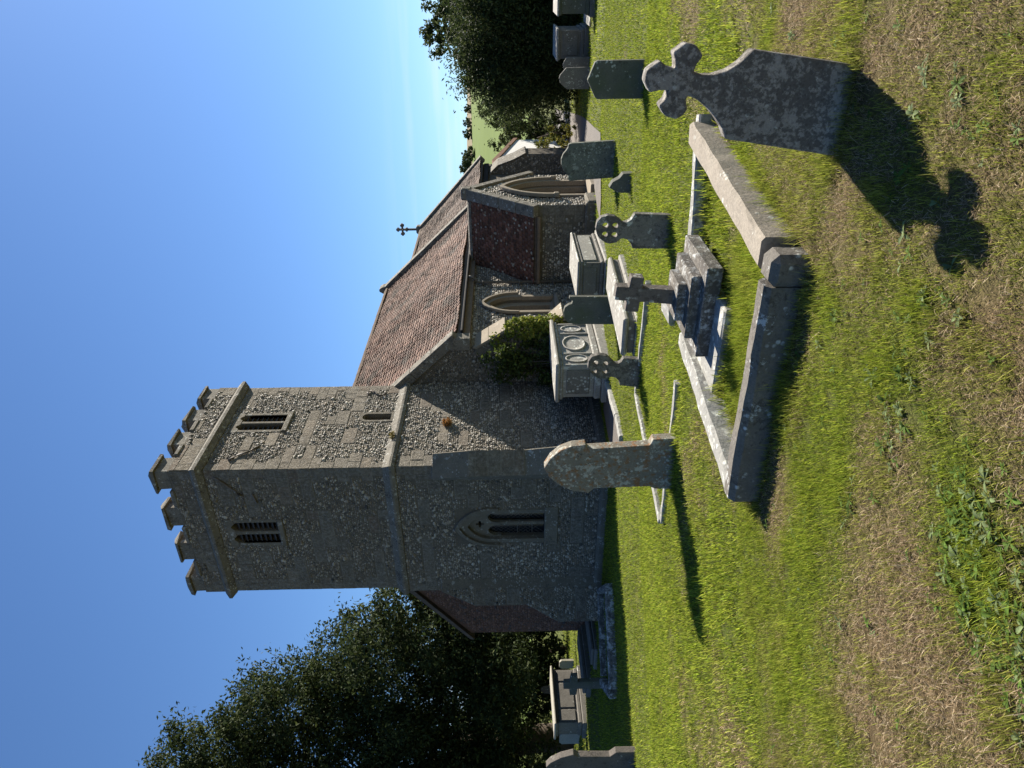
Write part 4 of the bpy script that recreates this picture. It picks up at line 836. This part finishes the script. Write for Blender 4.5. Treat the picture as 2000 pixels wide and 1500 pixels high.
def crownset(pts, seed, ra=(1.3, 2.0), fwd=2.0):
    r_ = random.Random(seed); return [(x, y+r_.uniform(-fwd, fwd), z, r_.uniform(*ra), r_.uniform(*ra)*.9) for x, y, z in pts]
# big dark tree left of the tower: crown stepping down to the right
pts = []
r_ = random.Random(5)
sil = [(-19.0, 18.6), (-17.2, 17.9), (-15.8, 16.6), (-14.4, 15.6), (-13.2, 14.6), (-12.0, 13.0), (-11.0, 11.6), (-10.0, 9.4), (-9.0, 7.6), (-8.2, 6.6)]
for (x, zt) in sil:
    z = zt-.9
    while z > 1.0: pts.append((x+r_.uniform(-.5, .5)-1.2, 29.5, z)); z -= 1.65
tree('yew_tree', 'huge dark evergreen tree towering left of the church tower', W(-15.5, 31)[:2], 14, crownset(pts, 2), 1300, .185, DK+[(.055, .068, .020)], 3, 'trees around the churchyard', asp=.4, trunk=.55, clump=.18)
tree('ash_tree', 'thin light-leaved tree rising beside the aisle roof at left', W(-8.6, 30.5)[:2], 8, crownset([(-8.0, 30, 5.6), (-8.5, 30, 4.6), (-7.6, 30, 6.2), (-9.2, 30, 5.4), (-9.0, 30, 3.4), (-8.2, 30, 3.0)], 4, (.7, 1.1), 1), 420, .22, OL+[(.12, .12, .03), (.20, .16, .03)], 8, 'trees around the churchyard', trunk=.16)
hed = [(-26, 1.5), (-23, 2.0), (-20.5, 1.4), (-18, 2.2), (-15.5, 1.6), (-13.4, 1.3), (-11.6, 1.9)]
for q, (x, z) in enumerate(hed):
    lb = ['dark shrub furthest left behind the shaded tombs', 'second shrub from the left under the dark tree', 'third shrub from the left under the dark tree', 'olive-green shrub behind the panelled tomb at left', 'dark shrub directly behind the panelled tomb lid', 'shrub right of the panelled tomb in the shade', 'dark shrub next to the aisle corner at left'][q]
    tree('shrub', lb, W(x, 36)[:2], 3, crownset([(x+dx, 36, z+dz) for dx in (-1, .6) for dz in (-1.6, .2, 1.4)], 20+q, (1.2, 1.7), .8), 620, .24, OL if q in (3, 1) else DK+OL[:2], 40+q, 'shrubs behind the left tombs', trunk=.10, cat='shrub')
# yew by the path and the trees behind it
r_ = random.Random(9); pts = []
for k in range(120):
    a = r_.uniform(0, 6.28); el = r_.uniform(.0, 1.5); rr_ = r_.uniform(.72, 1.0); ce = math.cos(el)**.35; pts.append((18.1+4.55*rr_*math.cos(a)*ce, 34.5+4.0*rr_*math.sin(a)*ce, -1.6+4.9*rr_*math.sin(el)**.85))
tree('yew_tree', 'broad dark yew with sunlit upper sprays at the end of the path', W(18.3, 34.5)[:2], 5, [(18.3, 34.8, .3, 3.7, 3.0), (17.2, 34.6, -.8, 3.0, 2.2)]+[(x, y, z, r_.uniform(.8, 1.2), r_.uniform(.8, 1.3)) for x, y, z in pts], 1150, .18, DK+[(.062, .080, .026), (.072, .088, .03)], 5, 'trees around the churchyard', asp=.35, up=.5, trunk=.5, clump=.34)
r_ = random.Random(19)
tree('oak_tree', 'grey-green tree top rising above the yew at upper right', W(26, 50)[:2], 8, [(26+r_.uniform(-3.2, 5), 50+r_.uniform(-2, 2), 4.4+r_.uniform(-3.5, 2.0), r_.uniform(1.1, 1.8), r_.uniform(1.0, 1.5)) for k in range(26)], 360, .32, OL+DK[:2], 15, 'trees around the churchyard', trunk=.4)
tree('bush', 'golden-leaved bush against the dark wall by the outbuilding', W(12.3, 37)[:2], 2, [(12.0, 36.5, -.5, .4, .5), (12.4, 36.6, -.7, .5, .5), (12.7, 36.5, -1.2, .5, .6), (12.2, 36.5, -1.5, .5, .6), (12.9, 36.5, -1.9, .5, .5)], 1500, .13, [(.22, .19, .03), (.16, .16, .03), (.09, .11, .03)], 61, trunk=.06, cat='shrub')
for q, (x, y, z, s, lb) in enumerate([(15.4, 43.5, -.2, 2.0, 'dark leafy bush filling the gap between outbuilding and yew'), (14.6, 41, -1.7, 1.2, 'low dark bush at the foot of the white outbuilding'), (16.6, 45, 1.0, 1.6, 'bush top showing above the white outbuilding eave'), (20.2, 60, 1.0, 1.9, 'round green bush left of the outbuilding chimney'), (24.2, 62, 1.7, 2.4, 'leafy bush far behind the outbuilding roof'), (27.5, 60, .6, 2.2, 'low far bush glimpsed under the yew')]):
    tree('bush', lb, W(x, y)[:2], 3, [(x+dx*s*.4, y+dy, z+dz*s*.4, s*.55, s*.5) for dx, dy, dz in ((-1, 0, 0), (1, .3, 0), (0, -.3, .8), (0, .5, -1.0), (.7, 0, -1.2), (-.8, 0, -1.1))], 620, .20, OL+DK[:2], 70+q, 'bushes by the cottage', trunk=.1, cat='shrub')
for q, (x, y, s, lb) in enumerate([(92, 302, 5.2, 'round dark tree on the hill skyline above the chancel roof'), (99, 306, 4.2, 'dark tree on the hill, next left of the brown field'), (118, 335, 3.0, 'hedgerow tree on the skyline right of the brown field'), (124, 336, 2.6, 'skyline tree second from the brown field'), (131, 337, 2.4, 'skyline tree beside the big yew')]):
    z = float(hillz(x, y)); tree('hill_tree', lb, W(x, y, z), s, [(x+dx*s*.5, y+dy*s*.4, z+s*.75+dz*s*.45, s*.55, s*.5) for dx, dy, dz in ((-1, 0, 0), (1, .3, -.1), (0, -.3, .8), (0, .5, .1), (.9, 0, -1.0), (-.9, 0, -1.0))], 42, 1.0, [(.085, .10, .04), (.07, .085, .035), (.06, .075, .03)], 90+q, 'trees on the far hill', trunk=.4)
# ivy on the nave buttress and the shrub in the angle of the tower
P = np.concatenate([blob(1500, (3.40, -1.62, 1.05), (.32, .32, .62), 1, .3), blob(600, (3.36, -1.78, .45), (.30, .22, .5), 2, .3), blob(250, (3.35, -1.3, 1.75), (.2, .3, .25), 3, .2)])
iv = empty('ivy', (3.5, -1.9, g1(3.5, -1.9)), 'sunlit yellow-green ivy over the nave corner buttress', 'ivy')
under(iv, leaves('foliage', P, .085, [(.13, .16, .025), (.17, .19, .03), (.09, .12, .022), (.21, .21, .04)], 2, None, None, 0, .7), tube('stem', [(3.5, -1.95, -.9), (3.52, -1.9, -.1), (3.6, -1.75, .6), (3.55, -1.5, 1.4)], [.03, .025, .02, .01], M['bark'], None, 6))
P = np.concatenate([blob(2600, (2.95, -.95, .5), (.42, .60, 1.15), 4, .3, .17), blob(1100, (3.0, -.90, 1.6), (.38, .48, .62), 5, .3, .2), blob(1600, (2.8, -.85, -.3), (.5, .6, .6), 6, .3)])
sh = empty('shrub', (2.9, -.9, g1(2.9, -.9)), 'dark shrub in the angle between tower and nave', 'shrub')
under(sh, leaves('foliage', P, .10, [(.05, .07, .018), (.038, .055, .016), (.08, .105, .022), (.03, .043, .013)], 5, None, None, .3, .55), *[tube('stem', [(2.9+.1*k, -.9, -1.0), (2.9+.05*k, -.9+.1*k, 0), (2.95+.1*k, -.85+.12*k, 1.3)], [.03, .02, .006], M['bark'], None, 6) for k in (-1, 0, 1)])
wt = empty('wall_plant', (1.3, -LO, 3.1), 'dry orange-brown tuft growing from the tower wall', 'plant')
under(wt, leaves('foliage', blob(160, (1.55, -.12, 2.98), (.17, .07, .12), 8, .1), .09, [(.22, .10, .03), (.17, .09, .03), (.26, .14, .05)], 9, None, None, 0, .3))
wt.location = (1.55, -LO, 2.98); wt.children[0].matrix_parent_inverse = Matrix.Translation(wt.location).inverted()
wt = empty('wall_plant', (.55, -.15, 4.25), 'small mossy tuft on the lower string course', 'plant')
under(wt, leaves('foliage', blob(110, (1.05, -.13, 4.22), (.16, .05, .07), 18, .1), .06, [(.17, .13, .04), (.13, .11, .03)], 19, None, None, 0, .4))

# ================================================================== turf
GN1, GN2, GN3, GN4 = 390000, 260000, 200000, 110000
NOGRASS = [(-.2, -.2, TD, TW+.3), (3.3, NS-.1, 14, 10), (PW-.15, PS-.15, PE+.1, NS), (.75, -2.1, 3.0, -1.0), (2.6, -3.7, 4.75, -2.6), (-7.70, -7.30, -6.70, -6.58), (-7.46, -7.54, -6.74, -6.82), (-2.95, -4.95, -.35, -4.26), (1.3, 11.3, 3.6, 12.3), (17.9, -7.15, 20.1, -5.9), (14.2, -8.9, 16.4, -7.7)]
SEG = [((-8.71, -6.46), (-8.69, -8.14), .085), ((-8.55, -8.08), (-6.38, -8.28), .10), ((-6.34, -8.42), (-6.72, -6.70), .07), ((-6.78, -6.62), (-8.62, -6.46), .08), ((-1.95, 1.8), (-3.42, 3.0), .1), ((-3.95, -5.95), (-3.66, -4.12), .04), ((-3.64, -4.08), (-6.22, -3.96), .04), ((1.25, -1.5), (-1.17, -2.02), .07)]
def segd(e, n, a, b):
    ax, ay = a; dx, dy = b[0]-ax, b[1]-ay; t = np.clip(((e-ax)*dx+(n-ay)*dy)/(dx*dx+dy*dy), 0, 1); return np.hypot(e-ax-t*dx, n-ay-t*dy)
def turf(n, r0, r1, seed, wid, hgt, half=.66, rings=2):
    r_ = np.random.default_rng(seed); rr_ = np.sqrt(r_.uniform(r0*r0, r1*r1, n)); an = r_.uniform(-half, half, n) if not isinstance(half, tuple) else r_.uniform(half[0], half[1], n)*r_.choice([-1, 1], n)
    x, y = rr_*np.sin(an), rr_*np.cos(an); e = CAM[0]+.51796*x+.85540*y; nn = CAM[1]-.85540*x+.51796*y
    ok = np.ones(n, bool)
    for (a, b, c, d) in NOGRASS: ok &= ~((e > a) & (e < c) & (nn > b) & (nn < d))
    for p in PATHS: ok &= ~pip(e, nn, p)
    for a, b, w in SEG: ok &= segd(e, nn, a, b) > w
    dr = dryness(e, nn); dead = r_.random(n) < np.clip(dr*1.05-.04, 0, .90); tuft = np.clip((fbm(e, nn, 3.2, 41)-.50)*5, 0, 1)*(r_.random(n) < .8); gt = np.clip((fbm(e, nn, 5.0, 61)-.55)*8, 0, 1); dead &= r_.random(n) > .75*gt; ok &= r_.random(n) > .85*np.clip((fbm(e, nn, 6.5, 71)-.66)*9, 0, 1)*(y < 9)
    thin = r_.random(n) < np.where(dead, .72, np.clip(.42+.75*tuft+.35*(1-dr), 0, 1)); ok &= thin
    e, nn, dead, tuft, dr, y = e[ok], nn[ok], dead[ok], tuft[ok], dr[ok], y[ok]; n = len(e)
    L = hgt*r_.uniform(.5, 1.4, n)*np.where(r_.random(n) < .04, 1.8, 1.)*(1+.9*tuft*np.clip(1-y/9, 0, 1)); L[dead] *= .85
    inplot = (e > -8.75) & (e < -6.4) & (nn > -8.25) & (nn < -6.6); L[inplot & ~dead] *= 1.7
    nearst = np.zeros(n)
    for a, b, w in SEG[:5]: nearst = np.maximum(nearst, np.exp(-((segd(e, nn, a, b)-w)/.09)**2))
    for (a, b, w) in (((-8.8, -8.62), (-8.8, -9.08), .05), ((-6.48, -4.7), (-6.48, -5.36), .06), ((-5.07, -6.8), (-5.07, -7.2), .05), ((-3.7, -4.2), (-3.7, -4.7), .05)): nearst = np.maximum(nearst, np.exp(-((segd(e, nn, a, b)-w)/.07)**2))
    L *= 1+.9*nearst*(~dead)
    th = r_.uniform(0, 2*np.pi, n); ln = r_.uniform(.15, .75, n); ln[dead] = r_.uniform(.7, 1.35, dead.sum())
    dirv = np.stack([np.cos(th)*np.sin(ln), np.sin(th)*np.sin(ln), np.cos(ln)], -1); sd = np.stack([-np.sin(th), np.cos(th), np.zeros(n)], -1)
    B = np.stack([e, nn, gz(e, nn)-.004], -1); B[:, 2] += np.where(dead, r_.uniform(0, .012, n), 0); w = (wid*r_.uniform(.6, 1.3, n))[:, None]; w[dead] *= .8
    droop = np.zeros((n, 3)); droop[:, 2] = -L*.25*np.sin(ln)
    GR = np.array([(.20, .25, .022), (.25, .285, .03), (.15, .205, .02), (.285, .295, .045), (.175, .22, .035)]); ST = np.array([(.37, .285, .175), (.29, .21, .125), (.46, .37, .25), (.22, .155, .09), (.33, .235, .13)])
    c = GR[r_.integers(0, 5, n)]; olive = np.clip(dr*1.3, 0, .8)[:, None]*r_.uniform(.3, 1, (n, 1)); c = c*(1-olive)+np.array([.25, .22, .065])*olive
    c = np.where(dead[:, None], ST[r_.integers(0, 5, n)], c*1.1)*r_.choice([.5, .8, 1., 1.2, 1.5], (n, 1)); big = fbm(e, nn, .8, 55)[:, None]; c = c*(.80+.4*big)
    if rings == 1:
        Pv = np.stack([B-sd*w*.5, B+sd*w*.5, B+dirv*L[:, None]+droop], 1); k = 3; lp = np.arange(3*n)
    else:
        Mi = B+dirv*(L*.55)[:, None]; Pv = np.stack([B-sd*w*.5, B+sd*w*.5, Mi+sd*w*.38, Mi-sd*w*.38, B+dirv*L[:, None]+droop], 1); k = 5
        lp = (np.arange(n)[:, None]*5+np.array([0, 1, 2, 0, 2, 3, 3, 2, 4])[None]).reshape(-1)
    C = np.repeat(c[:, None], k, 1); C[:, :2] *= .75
    return Pv.reshape(-1, 3), lp, C.reshape(-1, 3)
for (nm, lb, args) in (('grass', 'short dry and green turf in the foreground', (GN1, 1.5, 5.2, 1, .0027, .034)), ('grass', 'green mown turf around the kerbed plots', (GN2, 5.2, 10.5, 2, .0065, .042)), ):
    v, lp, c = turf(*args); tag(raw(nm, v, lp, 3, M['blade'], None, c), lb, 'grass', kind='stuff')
for (lb, args) in (('sunlit mown lawn around the tower and box tombs', (GN3, 10.5, 20, 3, .013, .05)), ('far lawn running to the trees', (GN4, 20, 42, 4, .03, .07))):
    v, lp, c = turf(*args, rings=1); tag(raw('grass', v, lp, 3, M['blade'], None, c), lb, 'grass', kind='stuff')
for (lb, args, hf) in (('turf at both sides of the foreground', (110000, .4, 11, 5, .010, .042), (.655, 1.35)), ('turf by the feet of the viewer', (16000, .35, 1.5, 6, .005, .036), .66), ('lawn running off to both sides', (60000, 11, 30, 7, .03, .06), (.655, 1.1))):
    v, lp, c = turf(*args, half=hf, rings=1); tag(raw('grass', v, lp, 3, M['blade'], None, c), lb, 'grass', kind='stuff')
# broad-leaved weeds: rosettes of plantain and clover patches
def rosettes(spots, seed):
    r_ = np.random.default_rng(seed); Vs, Fs, Cs = [], [], []; nv = 0
    for (e, n, R0, k, pal) in spots:
        z = g1(e, n)
        c0 = np.array(pal)
        for q in range(k):
            a = q*2.399+r_.uniform(-.4, .4); L = R0*r_.uniform(.55, 1.15); el = r_.uniform(.12, .75); w = L*r_.uniform(.2, .42); d = np.array([math.cos(a), math.sin(a)]); s = np.array([-d[1], d[0]]); c = c0*r_.uniform(.65, 1.3)
            for (t, ww_) in ((0, .10), (.3, .7), (.6, 1.), (.85, .6), (1., .06)):
                hh = L*(t*math.sin(el)-t*t*.32)+.012; p = d*L*t*math.cos(el); up_ = .18*w*ww_
                Vs += [(e+p[0]+s[0]*w*ww_*.5, n+p[1]+s[1]*w*ww_*.5, z+hh+up_), (e+p[0], n+p[1], z+hh), (e+p[0]-s[0]*w*ww_*.5, n+p[1]-s[1]*w*ww_*.5, z+hh+up_)]; Cs += [c*.9, c, c*.9]
            for b in range(4):
                i = nv+b*3; Fs += [i, i+1, i+4, i+3, i+1, i+2, i+5, i+4]
            nv += 15
    return np.array(Vs), np.array(Fs), np.array(Cs)
GG, GB = (.075, .125, .02), (.14, .18, .075); r_ = random.Random(77); sp = []
def px(x, y): w = W(x, y); return w[0], w[1]
for k in range(150):                           # dense weed patch at the lower left
    x, y = (r_.gauss(-.60, .17), r_.gauss(2.48, .13)) if k < 95 else (r_.gauss(-.88, .12), r_.gauss(2.20, .10))
    sp.append((*px(x, y), r_.uniform(.022, .055), r_.randint(4, 8), GG if r_.random() < .75 else GB))
for (cx0, cy0, s, n) in ((.10, 2.75, .12, 12), (-.22, 2.9, .10, 10), (.30, 2.62, .10, 9), (.52, 2.95, .14, 8), (.85, 2.45, .10, 8), (1.05, 2.7, .1, 7), (-.55, 3.3, .15, 6), (-1.3, 3.4, .25, 8), (1.75, 2.9, .2, 7), (1.5, 2.5, .15, 7), (-.9, 4.2, .3, 7), (.2, 3.4, .25, 8), (2.1, 3.7, .3, 7)):
    for k in range(n): sp.append((*px(cx0+r_.gauss(0, s), cy0+r_.gauss(0, s*.8)), r_.uniform(.018, .055), r_.randint(3, 8), GG if r_.random() < .6 else GB))
for k in range(110):
    y = r_.uniform(2.1, 5.2); sp.append((*px(r_.uniform(-.56, .56)*y, y), r_.uniform(.016, .045), r_.randint(3, 7), GG if r_.random() < .6 else GB))
v, lp, c = rosettes(sp, 3); tag(raw('broadleaf_weeds', v, lp, 4, M['leaf'], None, c), 'low broad-leaved weeds growing through the dry turf', 'weeds', kind='stuff')
